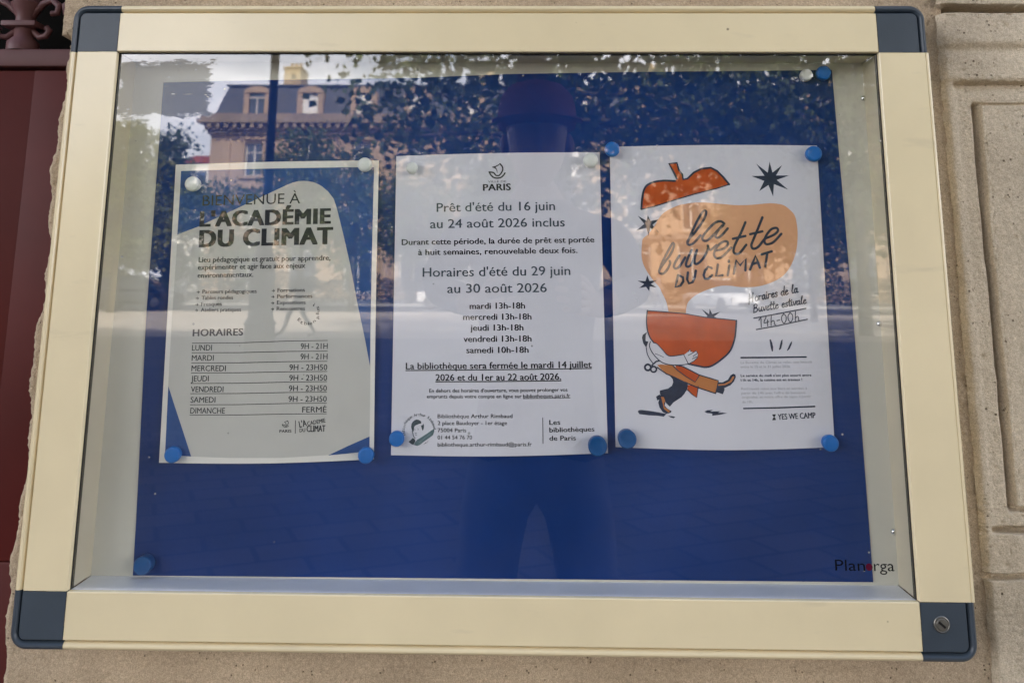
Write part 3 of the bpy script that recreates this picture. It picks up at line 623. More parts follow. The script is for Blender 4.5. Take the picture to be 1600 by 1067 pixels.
('handwriting','navy_ink',1.05,1,[(659.7,258.3),(662.2,259.1)]),
('handwriting','navy_ink',1.05,1,[(664.0,261.6),(663.4,258.0),(663.3,255.2),(663.8,254.5),(664.8,255.3)]),
('handwriting','navy_ink',1.05,1,[(662.4,258.8),(664.9,259.6)]),
('handwriting','navy_ink',1.05,1,[(665.3,256.5),(666.9,257.4),(667.9,258.4),(667.0,259.0),(665.7,257.8),(665.4,255.8),(666.5,255.0),(668.4,256.3)]),
('handwriting','navy_ink',1.05,1,[(671.8,257.6),(673.4,258.5),(674.3,259.5),(673.4,260.1),(672.1,258.9),(671.9,256.9),(672.9,256.1),(674.8,257.4)]),
('handwriting','navy_ink',1.05,1,[(677.6,260.4),(676.5,260.6),(675.7,259.7),(676.3,258.8),(677.3,258.2),(676.6,256.9),(675.2,256.8)]),
('handwriting','navy_ink',1.06,1,[(679.8,264.3),(679.2,260.7),(679.1,257.9),(679.6,257.3),(680.6,258.0)]),
('handwriting','navy_ink',1.05,1,[(678.2,261.5),(680.7,262.3)]),
('handwriting','navy_ink',1.05,1,[(681.5,261.5),(681.4,258.7),(681.7,257.6),(682.7,258.4)]),
('handwriting','navy_ink',1.05,1,[(681.7,263.0),(681.8,263.5)]),
('handwriting','navy_ink',1.05,1,[(683.2,261.8),(683.7,259.5),(684.2,258.1),(685.2,260.0),(685.9,262.2),(686.5,262.1)]),
('handwriting','navy_ink',1.05,1,[(689.4,262.2),(688.2,262.6),(686.7,260.6),(687.2,258.7),(688.7,259.6),(689.5,262.1)]),
('handwriting','navy_ink',1.05,1,[(689.6,262.9),(689.3,260.3),(689.7,259.0),(690.5,259.5)]),
('handwriting','navy_ink',1.05,1,[(690.8,261.1),(692.2,264.9),(692.7,267.1),(692.0,266.8),(691.4,263.2),(691.4,259.7),(692.8,260.1)]),
('handwriting','navy_ink',1.05,1,[(693.4,261.4),(695.0,262.2),(695.9,263.3),(695.0,263.8),(693.8,262.6),(693.5,260.6),(694.5,259.8),(696.4,261.1)]),
('handwriting','navy_ink',0.99,1,[(648.1,243.2),(650.2,245.9),(650.2,241.3),(650.2,236.7)]),
('handwriting','navy_ink',0.99,1,[(655.5,246.8),(653.1,240.9),(658.0,242.2)]),
('handwriting','navy_ink',0.99,1,[(656.8,243.8),(656.6,237.9)]),
('handwriting','navy_ink',0.99,1,[(660.7,247.7),(660.2,243.0),(660.0,238.4)]),
('handwriting','navy_ink',0.99,1,[(660.0,241.2),(662.0,243.1),(663.3,242.2),(663.4,239.5),(664.6,239.2)]),
('handwriting','navy_ink',0.99,1,[(666.1,243.1),(668.8,243.8)]),
('handwriting','navy_ink',0.99,1,[(673.0,249.8),(670.9,246.7),(671.0,243.1),(672.9,240.7),(675.0,243.3),(675.2,247.5),(673.0,249.8)]),
('handwriting','navy_ink',0.99,1,[(679.5,250.9),(677.4,247.8),(677.5,244.2),(679.3,241.8),(681.5,244.4),(681.7,248.6),(679.5,250.9)]),
('handwriting','navy_ink',0.99,1,[(685.0,251.9),(684.5,247.2),(684.3,242.6)]),
('handwriting','navy_ink',0.99,1,[(684.3,245.4),(686.3,247.3),(687.6,246.4),(687.6,243.7),(688.9,243.4)]),
('handwriting','navy_ink',1.28,0,[(643.4,245.4),(661.6,248.7),(695.5,255.1)]),
('handwriting','navy_ink',1.16,0,[(645.2,234.4),(667.0,238.3),(696.4,244.6)]),
('printed_text','navy_ink',1.46,0,[(628.9,207.4),(659.6,207.8),(693.0,208.4)]),
('printed_text','navy_ink',1.35,0,[(629.3,159.6),(661.7,160.4),(698.8,161.8)])]
FILL3 = [('tomato_top','orange_print',1,0,[(534.3,352.9),(535.6,360.9),(536.3,368.8),(537.9,373.6),(541.2,377.7),(548.5,380.6),(558.1,381.7),(569.2,381.5),(571.2,384.2),(567.1,393.0),(564.4,399.0),(571.0,400.0),(572.7,393.4),(576.6,387.9),(577.2,383.1),(582.0,383.9),(588.6,390.2),(596.7,394.1),(606.3,395.3),(612.5,391.9),(618.7,385.5),(624.0,378.5),(611.9,374.7),(589.5,369.1),(565.5,361.8),(547.9,356.1)]),
('star','navy_ink',1,0,[(666.7,402.3),(669.1,390.9),(679.4,398.6),(672.6,387.9),(686.0,388.0),(673.1,383.3),(684.3,373.4),(670.0,379.0),(668.6,366.2),(664.4,378.1),(654.6,371.7),(660.2,382.2),(647.4,387.2),(660.8,387.6),(652.7,400.1),(664.3,390.8)]),
('star','navy_ink',1,0,[(530.5,346.2),(539.3,341.1),(540.7,346.9),(543.3,341.0),(552.3,342.7),(545.2,337.0),(551.6,329.3),(542.9,333.8),(541.1,325.8),(538.9,333.9),(528.3,331.1),(537.0,337.9)]),
('star','navy_ink',1,0,[(538.8,286.9),(540.8,281.1),(548.4,281.8),(542.2,278.2),(547.8,274.6),(541.0,275.7),(540.4,270.9),(537.3,275.2),(530.3,274.0),(535.4,278.0),(528.9,281.3),(536.8,280.9)]),
('star','navy_ink',1,0,[(592.1,253.8),(599.1,249.0),(599.9,254.3),(602.2,249.0),(610.4,251.4),(603.9,246.7),(606.6,245.4),(600.5,242.8),(595.2,245.4),(597.4,247.0)]),
('speech_bubble','peach_print',1,1,[(570.1,356.3),(579.9,358.6),(590.3,359.9),(601.4,359.8),(613.0,358.8),(630.5,357.4),(646.1,357.8),(661.7,359.3),(670.8,359.2),(679.1,357.4),(685.9,352.0),(689.5,347.1),(690.9,341.0),(691.5,328.4),(689.4,313.0),(683.9,298.8),(675.6,287.9),(664.3,281.0),(648.8,276.3),(632.8,275.5),(620.8,276.8),(611.2,276.5),(601.5,273.9),(591.8,270.1),(584.0,265.6),(578.1,259.3),(576.2,249.9),(576.4,245.6),(559.3,246.7),(559.1,250.5),(557.1,260.4),(553.2,269.2),(550.5,274.8),(546.1,279.9),(540.5,287.4),(535.6,296.3),(533.5,305.8),(534.0,317.3),(535.3,323.1),(540.8,327.7),(547.1,335.8),(551.9,343.6),(557.5,349.7)]),
('tomato_half','orange_print',2,0,[(537.9,251.7),(551.5,251.0),(575.1,249.2),(585.1,247.8),(595.2,246.0),(612.0,244.5),(626.1,243.1),(625.3,235.7),(623.3,225.2),(621.1,219.9),(617.5,213.4),(609.8,206.2),(605.0,201.9),(600.2,199.6),(593.5,197.9),(586.9,198.9),(576.9,201.1),(563.7,207.1),(555.8,209.7),(550.6,215.5),(544.0,221.3),(540.1,225.9),(537.5,233.8),(537.0,244.3)]),
('figure_drawing','white_print',2,0,[(537.1,230.5),(540.0,224.6),(540.0,222.0),(545.6,206.3),(548.4,203.8),(543.5,200.2),(538.9,205.6),(536.4,214.1),(534.6,221.9),(534.0,227.2)]),
('figure_drawing','navy_ink',3,0,[(537.5,231.5),(533.0,228.5),(532.1,225.8),(533.2,220.6),(536.1,216.1),(538.3,222.0),(535.6,222.6),(535.9,228.5)]),
('figure_drawing','white_print',4,0,[(540.3,220.7),(546.0,220.0),(551.9,214.5),(557.1,208.7),(563.8,208.1),(572.5,209.8),(576.9,201.1),(570.2,200.2),(559.5,200.1),(551.6,202.5),(545.6,207.0),(541.2,212.8),(539.5,217.7)]),
('figure_drawing','white_print',4,0,[(573.2,209.8),(577.3,212.8),(579.2,215.2),(579.8,212.8),(582.0,212.1),(585.4,213.7),(586.7,210.9),(586.2,207.3),(582.4,204.0),(577.3,201.4)]),
('figure_drawing','amber_print',3,0,[(546.5,199.7),(550.2,200.4),(560.8,199.5),(570.1,196.3),(587.3,190.7),(605.7,185.7),(604.5,179.2),(602.6,173.4),(585.5,178.7),(571.1,184.4),(563.2,188.2),(555.3,192.0),(550.1,195.9)]),
('figure_drawing','orange_print',4,0,[(564.2,199.9),(571.5,198.3),(579.4,194.5),(587.3,190.7),(583.0,183.9),(573.9,189.3),(566.1,195.0)]),
('figure_drawing','navy_ink',3,0,[(555.3,192.0),(563.2,188.2),(575.7,183.5),(575.9,180.3),(574.8,176.7),(572.0,172.5),(569.3,169.6),(561.2,164.5),(557.8,160.6),(553.9,164.1),(552.7,168.9),(548.4,172.2),(548.3,175.6),(552.2,176.6),(556.2,177.5),(560.3,180.2),(561.7,183.7),(561.1,186.6),(558.6,189.5)]),
('figure_drawing','orange_print',4,0,[(576.0,181.2),(580.9,180.6),(585.9,179.8),(585.1,175.2),(584.0,169.4),(579.4,172.6),(575.2,176.7)]),
('figure_drawing','navy_ink',3,0,[(605.0,184.0),(609.6,183.8),(615.1,186.4),(617.9,190.6),(620.6,192.1),(622.6,191.3),(623.0,189.0),(621.0,184.8),(617.5,181.2),(611.4,178.6),(611.4,176.7),(609.6,172.7),(603.7,174.6),(604.5,180.5)]),
('figure_drawing','amber_print',4,0,[(605.3,182.1),(611.6,182.5),(616.7,185.1),(619.9,189.5),(621.2,189.8),(621.3,188.3),(618.3,184.1),(612.2,181.3),(605.2,180.6)]),
('figure_drawing','navy_ink',3,0,[(544.6,169.8),(547.6,171.7),(552.1,171.1),(553.8,166.0),(552.8,161.5),(555.1,159.0),(559.4,156.4),(558.3,154.9),(554.3,153.8),(550.7,155.5),(547.7,159.9),(546.6,164.3),(547.7,167.1),(545.6,166.4)]),
('figure_drawing','amber_print',4,0,[(549.3,169.8),(552.0,169.5),(553.4,166.0),(552.0,163.4),(552.8,160.2),(558.0,156.5),(556.3,155.2),(551.8,158.6),(550.9,163.7)]),
('figure_drawing','navy_ink',1,0,[(526.5,155.6),(527.5,156.9),(530.2,157.2),(539.1,156.3),(549.0,154.8),(554.3,153.8),(551.6,151.2),(545.6,152.0),(537.7,152.2),(528.1,153.2)]),
('figure_drawing','navy_ink',1,0,[(555.9,151.9),(559.5,151.9),(562.9,151.1),(561.1,149.8),(558.5,150.4)]),
('figure_drawing','navy_ink',1,0,[(591.1,156.4),(593.8,157.7),(599.4,158.0),(596.7,156.5),(600.7,156.7),(607.3,156.8),(603.9,155.4),(608.6,155.6),(613.2,155.0),(605.2,153.4),(598.5,152.6),(598.6,154.6),(593.3,155.0)]),
('printed_text','navy_ink',1,0,[(657.8,224.8),(659.1,225.2),(660.3,221.8),(661.1,217.5),(660.6,213.6),(659.5,213.6),(658.5,218.3)]),
('printed_text','navy_ink',1,0,[(669.3,224.0),(670.9,225.3),(670.4,221.0),(668.9,216.2),(667.5,214.9),(666.6,215.1),(668.0,220.1)]),
('printed_text','navy_ink',1,0,[(678.4,221.9),(680.3,223.8),(679.5,220.2),(677.2,215.9),(674.9,214.1),(674.5,214.5),(676.5,218.4)]),
('printed_text','ink',1,0,[(657.0,154.2),(660.2,154.4),(660.2,153.5),(659.0,151.8),(660.1,149.9),(660.0,148.9),(656.7,148.8),(656.8,149.7),(658.2,151.7),(657.0,153.5)])]
PINS = [('white', 74.3, 376.2, 7.6), ('white', 251.0, 396.7, 7.3), ('white', 299.6, 393.6, 6.0), ('white', 482.7, 402.1, 7.6), ('white', 707.8, 492.4, 6.2), ('blue', 505.0, 413.4, 7.7), ('blue', 710.2, 409.5, 8.0), ('blue', 74.6, 112.7, 7.7), ('blue', 262.8, 113.8, 7.7), ('blue', 292.0, 129.3, 7.4), ('dark', 486.4, 124.6, 9.2), ('dark', 514.8, 131.3, 8.9), ('blue', 709.8, 128.9, 7.7), ('dark', 54.3, 13.0, 8.5), ('blue', 725.7, 494.5, 7.6)]

# ================================================================== THE WALL AND THE DOOR
WALL_H, WY = 19.0, 0.060        # the stone face the case hangs on lies at y = WY
def ragged(z):                  # chipped edge of the stone beside the door
    r_ = random.Random(int(z * 4000))
    return -0.0875 + 0.0030 * math.sin(z * 31) + 0.0016 * math.sin(z * 113 + 1) + r_.uniform(-0.0007, 0.0007)
facade = empty('stone_facade', (0.4, WY, 0.0), 'tall pale limestone wall with moulded panels carrying the display case', 'wall')
def value_noise(shape, cell, seed, octaves=4, gain=0.55):
    """fractal noise on a grid; cell is the coarsest cell in samples"""
    rng = np.random.default_rng(seed); out = np.zeros(shape); amp, tot = 1.0, 0.0
    for _ in range(octaves):
        n0, n1 = int(shape[0] / cell) + 3, int(shape[1] / cell) + 3
        g = rng.uniform(-1, 1, (n0, n1))
        y_, x_ = np.arange(shape[0]) / cell, np.arange(shape[1]) / cell
        iy, ix = y_.astype(int), x_.astype(int); fy, fx = y_ - iy, x_ - ix
        fy, fx = fy * fy * (3 - 2 * fy), fx * fx * (3 - 2 * fx); fy, fx = fy[:, None], fx[None, :]
        g00, g01, g10, g11 = g[iy][:, ix], g[iy][:, ix + 1], g[iy + 1][:, ix], g[iy + 1][:, ix + 1]
        out += amp * ((g00 * (1 - fx) + g01 * fx) * (1 - fy) + (g10 * (1 - fx) + g11 * fx) * fy)
        tot += amp; amp *= gain; cell = max(1.0, cell / 2)
    return out / tot
def height_sheet(name, m, xs, zs, hgt, keep=None):
    nz, nx = len(zs), len(xs)
    X, Z = np.meshgrid(xs, zs)
    V = np.stack([X, WY - hgt, Z], -1).reshape(-1, 3)
    j, i = np.meshgrid(np.arange(nz - 1), np.arange(nx - 1), indexing='ij')
    q = np.stack([j * nx + i, j * nx + i + 1, (j + 1) * nx + i + 1, (j + 1) * nx + i], -1).reshape(-1, 4)
    if keep is not None: q = q[keep[:-1, :-1].reshape(-1)]
    return obj_from(name, V, q, m, facade, smooth=True)
# field behind and round the case, chipped along the edge by the door; nothing is laid where the case covers it
zs = np.concatenate([[0.0, 0.4, 0.7], np.arange(0.76, 1.72, 0.0024), [1.9, 2.3, 2.6]])
xs = np.concatenate([np.arange(-0.092, -0.030, 0.0016), np.arange(-0.030, 0.80, 0.0045), np.arange(0.80, 0.866, 0.0018)])
hf = 0.0014 * value_noise((len(zs), len(xs)), 9, 3, 4, 0.75) + 0.0010 * value_noise((len(zs), len(xs)), 3, 4, 2, 0.8)
rg = np.array([ragged(z) + (-0.013 if z > 1.512 else 0) for z in zs])
rg = rg + 0.0028 * value_noise((len(zs), 4), 14, 8, 4, 0.7)[:, 1]
edge = (xs[None, :] - rg[:, None])
hf = hf - np.clip((0.006 - edge) / 0.006, 0, 1) ** 2 * 0.006 - np.clip(-edge, 0, 1) * 60.0 * 0.25
hf = np.maximum(hf, -0.30)
XX, ZZ = np.meshgrid(xs, zs)
keep = ~((XX > 0.0) & (XX < 0.75) & (ZZ > ZO + 0.02) & (ZZ < ZO + H - 0.02))
height_sheet('rough_stone_field', ROUGH_STONE, xs, zs, hf, keep)
# moulded panel block beside it: sunk border lines, a raised inner field, mortar joints
XB, XE = 0.857, 1.62
def slab(x0, x1, z0, z1, y, ch=0.003, back=0.30): mb.box(x0, x1, y, back, z0, z1, 0, ch)
py = WY - 0.006
xs = np.concatenate([np.arange(XB - 0.0005, 0.882, 0.0014), np.arange(0.882, 0.897, 0.0006), np.arange(0.897, 1.02, 0.0014), np.arange(1.02, XE, 0.012), [XE]])
zs = np.concatenate([[0.28, 0.6], np.sort(np.concatenate([np.arange(0.78, 1.70, 0.0016)] + [np.arange(Wz(c_ - .007), Wz(c_ + .007), 0.0007) + .00013 for c_ in (.0058, .0462, .0655, .4655, .489, .5685)])), [1.9, 2.3, 2.6]])
XX, ZZ = np.meshgrid(xs, zs - ZO)
sh = XX.shape
wob = 0.0016 * value_noise(sh, 34, 21, 4) ; wobx = 0.0016 * value_noise(sh, 40, 22, 4)
def groove(t_, w_, d_): return -d_ * np.exp(-(np.abs(t_) / w_) ** 4)
def step(t_, w_): return 1 / (1 + np.exp(-t_ / w_))
inx = step(XX - 0.8690, .0012) * step(1.46 - XX, .0012)
hp = np.full(sh, 0.0062)
hp += groove(ZZ - 0.5685 + wob, .0036, .030)                                        # open joint
hp += 0.0035 * step(ZZ - 0.5287 + wob, .0012) - 0.0018 * np.exp(-((ZZ - 0.524) / .005) ** 2)
hp += 0.0030 * step(ZZ - 0.4905 + wob * .6, .0010)                                    # lip over the panel
pan = inx * step(0.4885 - ZZ + wob * .6, .0009) * step(ZZ - 0.0462 + wob * .6, .0012)
hp -= 0.016 * pan * (0.12 + 0.88 * np.exp(-np.clip(0.4885 - ZZ, 0, 1) / .0035))        # deep only under the lip
inn = step(XX - 0.8870 + wobx, .0008) * step(1.44 - XX, .0012) * step(0.4657 - ZZ + wob, .0008) * step(ZZ - 0.0650 + wob, .0010)
hp += 0.0014 * inn
span = step(0.4655 - ZZ, .0012) * step(ZZ - 0.066, .0015)
hp += groove(XX - 0.8895 + wobx * 1.2, .0034, .016) * span                            # quirk beside the raised field
hp += groove(ZZ - 0.0650 + wob, .0022, .010) * step(XX - 0.888, .0012)
hp += groove(ZZ - 0.4660 + wob, .0014, .0040) * step(XX - 0.8875, .0008)
hp += groove(ZZ - 0.0462 + wob, .0028, .014) * inx
hp += groove(ZZ - 0.0058 + wob * 1.4, .0028, .010)
rnd = np.clip(1 - (XX - XB) / 0.006, 0, 1)
hp -= 0.008 * rnd ** 2.2 * (1 + 0.8 * value_noise(sh, 12, 24, 3))
hp += 0.00055 * value_noise(sh, 8, 25, 4, 0.8) + 0.0012 * value_noise(sh, 60, 26, 3)
pitn = value_noise(sh, 5, 27, 2); hp -= 0.0022 * np.clip(pitn - 0.52, 0, 1) / .3
height_sheet('moulded_panel_block', STONE, xs, zs, hp)
mb = MB()
slab(XB - .01, XE + .05, 0.0, 0.278, py - 0.03)                       # plinth
mb.build('plinth', STONE, facade)
# the rest of the building: shades the square in front of it
mb = MB()
mb.box(-1.60, 1.64, WY + .01, 14.0, 2.75, WALL_H)
mb.box(XE + .001, 30.0, WY + .012, 14.0, 0.0, WALL_H)
mb.box(-30.0, -1.60, WY + .012, 14.0, 0.0, WALL_H)
mb.box(-30.3, 30.3, -0.5, 14.2, WALL_H, WALL_H + 0.7)
mb.box(-30.1, 30.1, WY - .08, WY + .011, 2.72, 2.98)
mb.box(-1.60, XE + .02, WY + .002, 0.6, 2.601, 2.719)
mb.box(-0.086, 30.0, 0.45, 14.0, 0.0, 2.6)
mb.box(-30.0, -0.086, 0.60, 14.0, 0.0, 2.6)
mb.box(-1.60, -1.48, WY + .003, 0.6, 0, 2.6)
mb.box(-.084, XE, WY + .08, .44, 0.0, 2.6)
mb.build('upper_storeys', STONE, facade)

door = empty('panelled_door', (-0.85, 0.25, 0.0), 'dark oxblood double door with iron grille, set back beside the stone wall', 'door')
DY = 0.25
mb = MB()
mb.box(-1.45, -0.088, DY + .022, DY + .06, 0.05, Wz(0.551), 0, 0.003)
mb.box(-0.230, -0.090, DY, DY + .021, Wz(-0.80), Wz(-0.0505), 0, 0.004)
mb.box(-1.40, -0.2302, DY + .0012, DY + .021, Wz(-0.0285), Wz(0.549), 0, 0.001)
mb.box(-0.230, -0.090, DY, DY + .021, Wz(-0.05), Wz(0.549), 0, 0.001)
mb.box(-1.40, -0.2305, DY + .001, DY + .021, Wz(-0.80), Wz(-0.0295), 0, 0.004)
leaf = mb.build('door_leaf', DOORRED, door)
auto_smooth(leaf)
mb = MB()
mb.box(-1.45, -0.090, DY - .006, DY + .05, Wz(0.5535), Wz(0.577), 0, 0.003)
mb.box(-1.45, -0.090, DY - .004, DY + .03, Wz(1.45), Wz(1.50), 0, 0.003)
o_ = mb.build('lock_rail', DOORIRON, door); auto_smooth(o_)
mb = MB(); mb.box(-1.45, -0.088, DY + .10, DY + .11, Wz(0.55), Wz(1.6)); mb.build('black_void_sheet', VOIDM, door)  # flat black sheet: the darkness behind the grille put into its colour
# wrought iron grille: balusters with a collar and scrolls
def scroll(mbx, cx, cz, r0, turn, flip, y, rad):
    pts = []
    for i in range(26):
        a = flip * (i / 25 * turn) + (math.pi if flip < 0 else 0); rr = r0 * (1 - 0.72 * i / 25)
        pts.append((cx + rr * math.cos(a), y, cz + rr * math.sin(a)))
    mbx.tube(pts, rad, 8)
grille = None
for k, bx in enumerate((-0.257, -0.157, -0.357)):
    mb = MB()
    mb.lathe([(.020, 0), (.020, .012), (.0125, .020), (.0125, .050), (.017, .058), (.020, .066), (.015, .072), (.012, .080), (.0125, .20), (.016, .205), (.0125, .21), (.0125, .80)], bx, DY + .012, 16, off=Wz(0.577))
    mb.box(bx - .023, bx + .023, DY - .006, DY + .028, Wz(0.609), Wz(0.6165), 0, .002)
    for sgn in (-1, 1):
        pts = [(bx + sgn * .004, DY + .012, Wz(0.618)), (bx + sgn * .012, DY + .010, Wz(0.632)), (bx + sgn * .024, DY + .008, Wz(0.643)), (bx + sgn * .036, DY + .008, Wz(0.648)), (bx + sgn * .046, DY + .008, Wz(0.640)), (bx + sgn * .044, DY + .008, Wz(0.630)), (bx + sgn * .036, DY + .008, Wz(0.629))]
        mb.tube(pts, [.0045, .0045, .005, .005, .005, .0045, .004], 8)
        pts = [(bx + sgn * .010, DY + .012, Wz(0.608)), (bx + sgn * .022, DY + .010, Wz(0.597)), (bx + sgn * .032, DY + .008, Wz(0.598)), (bx + sgn * .036, DY + .008, Wz(0.606)), (bx + sgn * .031, DY + .008, Wz(0.610))]
        mb.tube(pts, .0042, 8)
        scroll(mb, bx + sgn * .034, Wz(0.70), .03, 7.5, sgn, DY + .01, .004)
    o_ = mb.build('iron_baluster', DOORIRON, door); auto_smooth(o_, 50)

# ================================================================== THE DISPLAY CASE
case = empty('display_case', (W / 2, 0.03, ZO + H / 2), 'cream framed glazed notice case with slate corner caps on the stone wall', 'notice board')
PROF = [(0, WY + .002), (0, .0065), (.0005, .0040), (.0016, .0018), (.0034, .0005), (.0050, .0006), (.0066, .0018), (.0076, .0038), (.0080, .0062), (.0092, .0062), (.0094, .0008), (.0101, 0), (.0491, 0), (.0499, .0007), (.05, .0055)]
PROF_R = [(0, WY + .002), (0, .0030), (.0003, .0012), (.0008, .0004), (.0016, .0), (.0026, .0), (.0034, .0), (.0037, .0007), (.0040, .0007), (.0043, .0), (.0050, 0), (.0101, 0), (.0491, 0), (.0499, .0007), (.05, .0055)]
def rail(axis, sgn):
    vs, fs = [], []
    n = len(PROF)
    PR = PROF if not (axis == 'Z' and sgn > 0) else PROF_R
    L0, L1 = (0.0004, (W if axis == 'X' else H) - 0.0004)
    for t_ in (L0, L1):
        for s_, y_ in PR:
            if axis == 'X': p = (t_, y_, -0.05 + s_) if sgn < 0 else (t_, y_, H + 0.05 - s_)
            else: p = (-0.05 + s_, y_, t_) if sgn < 0 else (W + 0.05 - s_, y_, t_)
            vs.append((p[0], p[1], p[2] + ZO))
    for i in range(n - 1): fs.append((i, i + 1, n + i + 1, n + i))
    o = obj_from('frame_rail', vs, fs, CREAM, case, fix=True); auto_smooth(o, 30)
    return o
for ax, sg in (('X', -1), ('X', 1), ('Z', -1), ('Z', 1)): rail(ax, sg)
def corner_cap(sx, sz):
    ro, n_arc, e = 0.0155, 12, 0.0003
    prof = [(s_ - (e if s_ == 0 else 0), y_ - e) for s_, y_ in PROF[:12]]
    vs, fs = [], []
    path = [((-0.05, 0.0), (1, 0))]
    for i in range(n_arc + 1):
        a = i / n_arc * math.pi / 2
        path.append(((-0.05 + ro - ro * math.cos(a), -0.05 + ro - ro * math.sin(a)), (math.cos(a), math.sin(a))))
    path.append(((0.0, -0.05), (0, 1)))
    n = len(prof)
    for (px, pz), (nx, nz) in path:
        for s_, y_ in prof:
            x, z = px + nx * s_, pz + nz * s_
            X = x if sx < 0 else W - x
            Z = z if sz < 0 else H - z
            vs.append((X, y_, Z + ZO))
    for i in range(len(path) - 1):
        for j in range(n - 1): fs.append((i * n + j, i * n + j + 1, (i + 1) * n + j + 1, (i + 1) * n + j))
    vs.append((0 if sx < 0 else W, -e, (0 if sz < 0 else H) + ZO))
    fs.append(tuple([i * n + n - 1 for i in range(len(path))] + [len(vs) - 1]))
    o = obj_from('corner_cap', vs, fs, SLATE, case, fix=True)
    auto_smooth(o, 30)
    return o
caps = [corner_cap(sx, sz) for sx, sz in ((-1, -1), (-1, 1), (1, 1), (1, -1))]
lk = caps[3]
mb = MB(); mb.lathe([(.0072, -.002), (.0072, .0004), (.0066, .0010), (.0062, .0011), (.0058, .0006), (.0050, .0006), (.0046, .0010), (.0001, .0011)], 0.7876, Wz(-0.0178), 32, axis='Y', off=-0.0004)
lock = mb.build('cam_lock', LOCKM, lk); auto_smooth(lock, 25)
# slot tilted in the barrel
mb = MB()
a = R(-40); ux, uz = math.cos(a), math.sin(a)
def slot_pt(u_, v_): return (0.7876 + ux * u_ - uz * v_, Wz(-0.0178) + uz * u_ + ux * v_)
q = [slot_pt(*p) for p in ((-.0036, -.0010), (.0036, -.0010), (.0036, .0010), (-.0036, .0010))]
mb.add([(x, -.0018, z) for x, z in q] + [(x, -.0008, z) for x, z in q], [(0, 1, 2, 3), (4, 7, 6, 5), (0, 4, 5, 1), (1, 5, 6, 2), (2, 6, 7, 3), (3, 7, 4, 0)])
mb.build('keyhole', BLACK, lk)
# dark rubber seal round the pane
mb = MB()
g0, g1 = 0.0056, 0.0102
mb.box(-.002, .0009, g0, g1, Wz(-.002), Wz(H + .002)); mb.box(W - .0009, W + .002, g0, g1, Wz(-.002), Wz(H + .002))
mb.box(.0010, W - .0010, g0, g1, Wz(H - .0012), Wz(H + .002))
mb.build('rubber_seal', GASKET, case)
# inner sides of the box
yb = 0.0108
mb = MB(); mb.box(.0010, W - .0010, .0058, DEP + .004, Wz(-.003), Wz(0.0)); o_ = mb.build('inner_sill', SILL, case)
mb = MB(); mb.box(.0006, W - .0006, yb, DEP + .004, Wz(H), Wz(H + .003)); mb.build('inner_side', LINER, case)
mb = MB(); mb.box(-.003, 0.0, yb, DEP + .004, Wz(.0006), Wz(H - .0006)); mb.build('inner_side', LINER, case)
mb = MB(); mb.box(W, W + .003, yb, DEP + .004, Wz(.0006), Wz(H - .0006)); mb.build('inner_side', LINER, case)
mb = MB(); mb.box(-.004, W + .004, DEP, DEP + .003, Wz(-.004), Wz(H + .004)); mb.build('back_panel', BACKPANEL, case)
for sx_, sz_ in ((W - .0012, 0.4695), (W - .0012, 0.2405), (W - .0012, 0.0475)):
    mb = MB(); mb.lathe([(.0030, 0), (.0029, .0012), (.0020, .0022), (.0004, .0026)], sx_, Wz(sz_), 16, axis='Y', off=DEP); o_ = mb.build('screw', CHROME, case, smooth=True)
# pane
mb = MB()
x0, x1, z0, z1, ya, yc = -.0015, W + .0015, Wz(.0003), Wz(H + .0015), .0062, .0098
mb.add([(x0, ya, z0), (x1, ya, z0), (x1, ya, z1), (x0, ya, z1)], [(0, 1, 2, 3)], 0)
mb.add([(x0, yc, z0), (x1, yc, z0), (x1, yc, z1), (x0, yc, z1)], [(3, 2, 1, 0)], 1)
pane = mb.build('glass_pane', [GLASS, GLASS_BACK], case, loc=(0, 0.008, ZO), fix=False)

# ================================================================== TEXT, STROKES, FILLS
def text_meshes(jobs):
    """jobs: list of (string, offset). Returns numpy verts (size 1) and faces for each."""
    objs = []
    for s_, off in jobs:
        c = bpy.data.curves.new('lettering', 'FONT'); c.body = s_; c.size = 1.0; c.resolution_u = 3; c.space_character = 1.0 + off
        o = bpy.data.objects.new('lettering', c); COL.objects.link(o); objs.append(o)
    bpy.context.view_layer.update()
    dg = bpy.context.evaluated_depsgraph_get()
    res = []
    for o in objs:
        me = bpy.data.meshes.new_from_object(o.evaluated_get(dg))
        v = np.zeros(len(me.vertices) * 3); me.vertices.foreach_get('co', v)
        res.append((v.reshape(-1, 3), [tuple(p.vertices) for p in me.polygons]))
        bpy.data.meshes.remove(me)
        c = o.data; bpy.data.objects.remove(o); bpy.data.curves.remove(c)
    return res
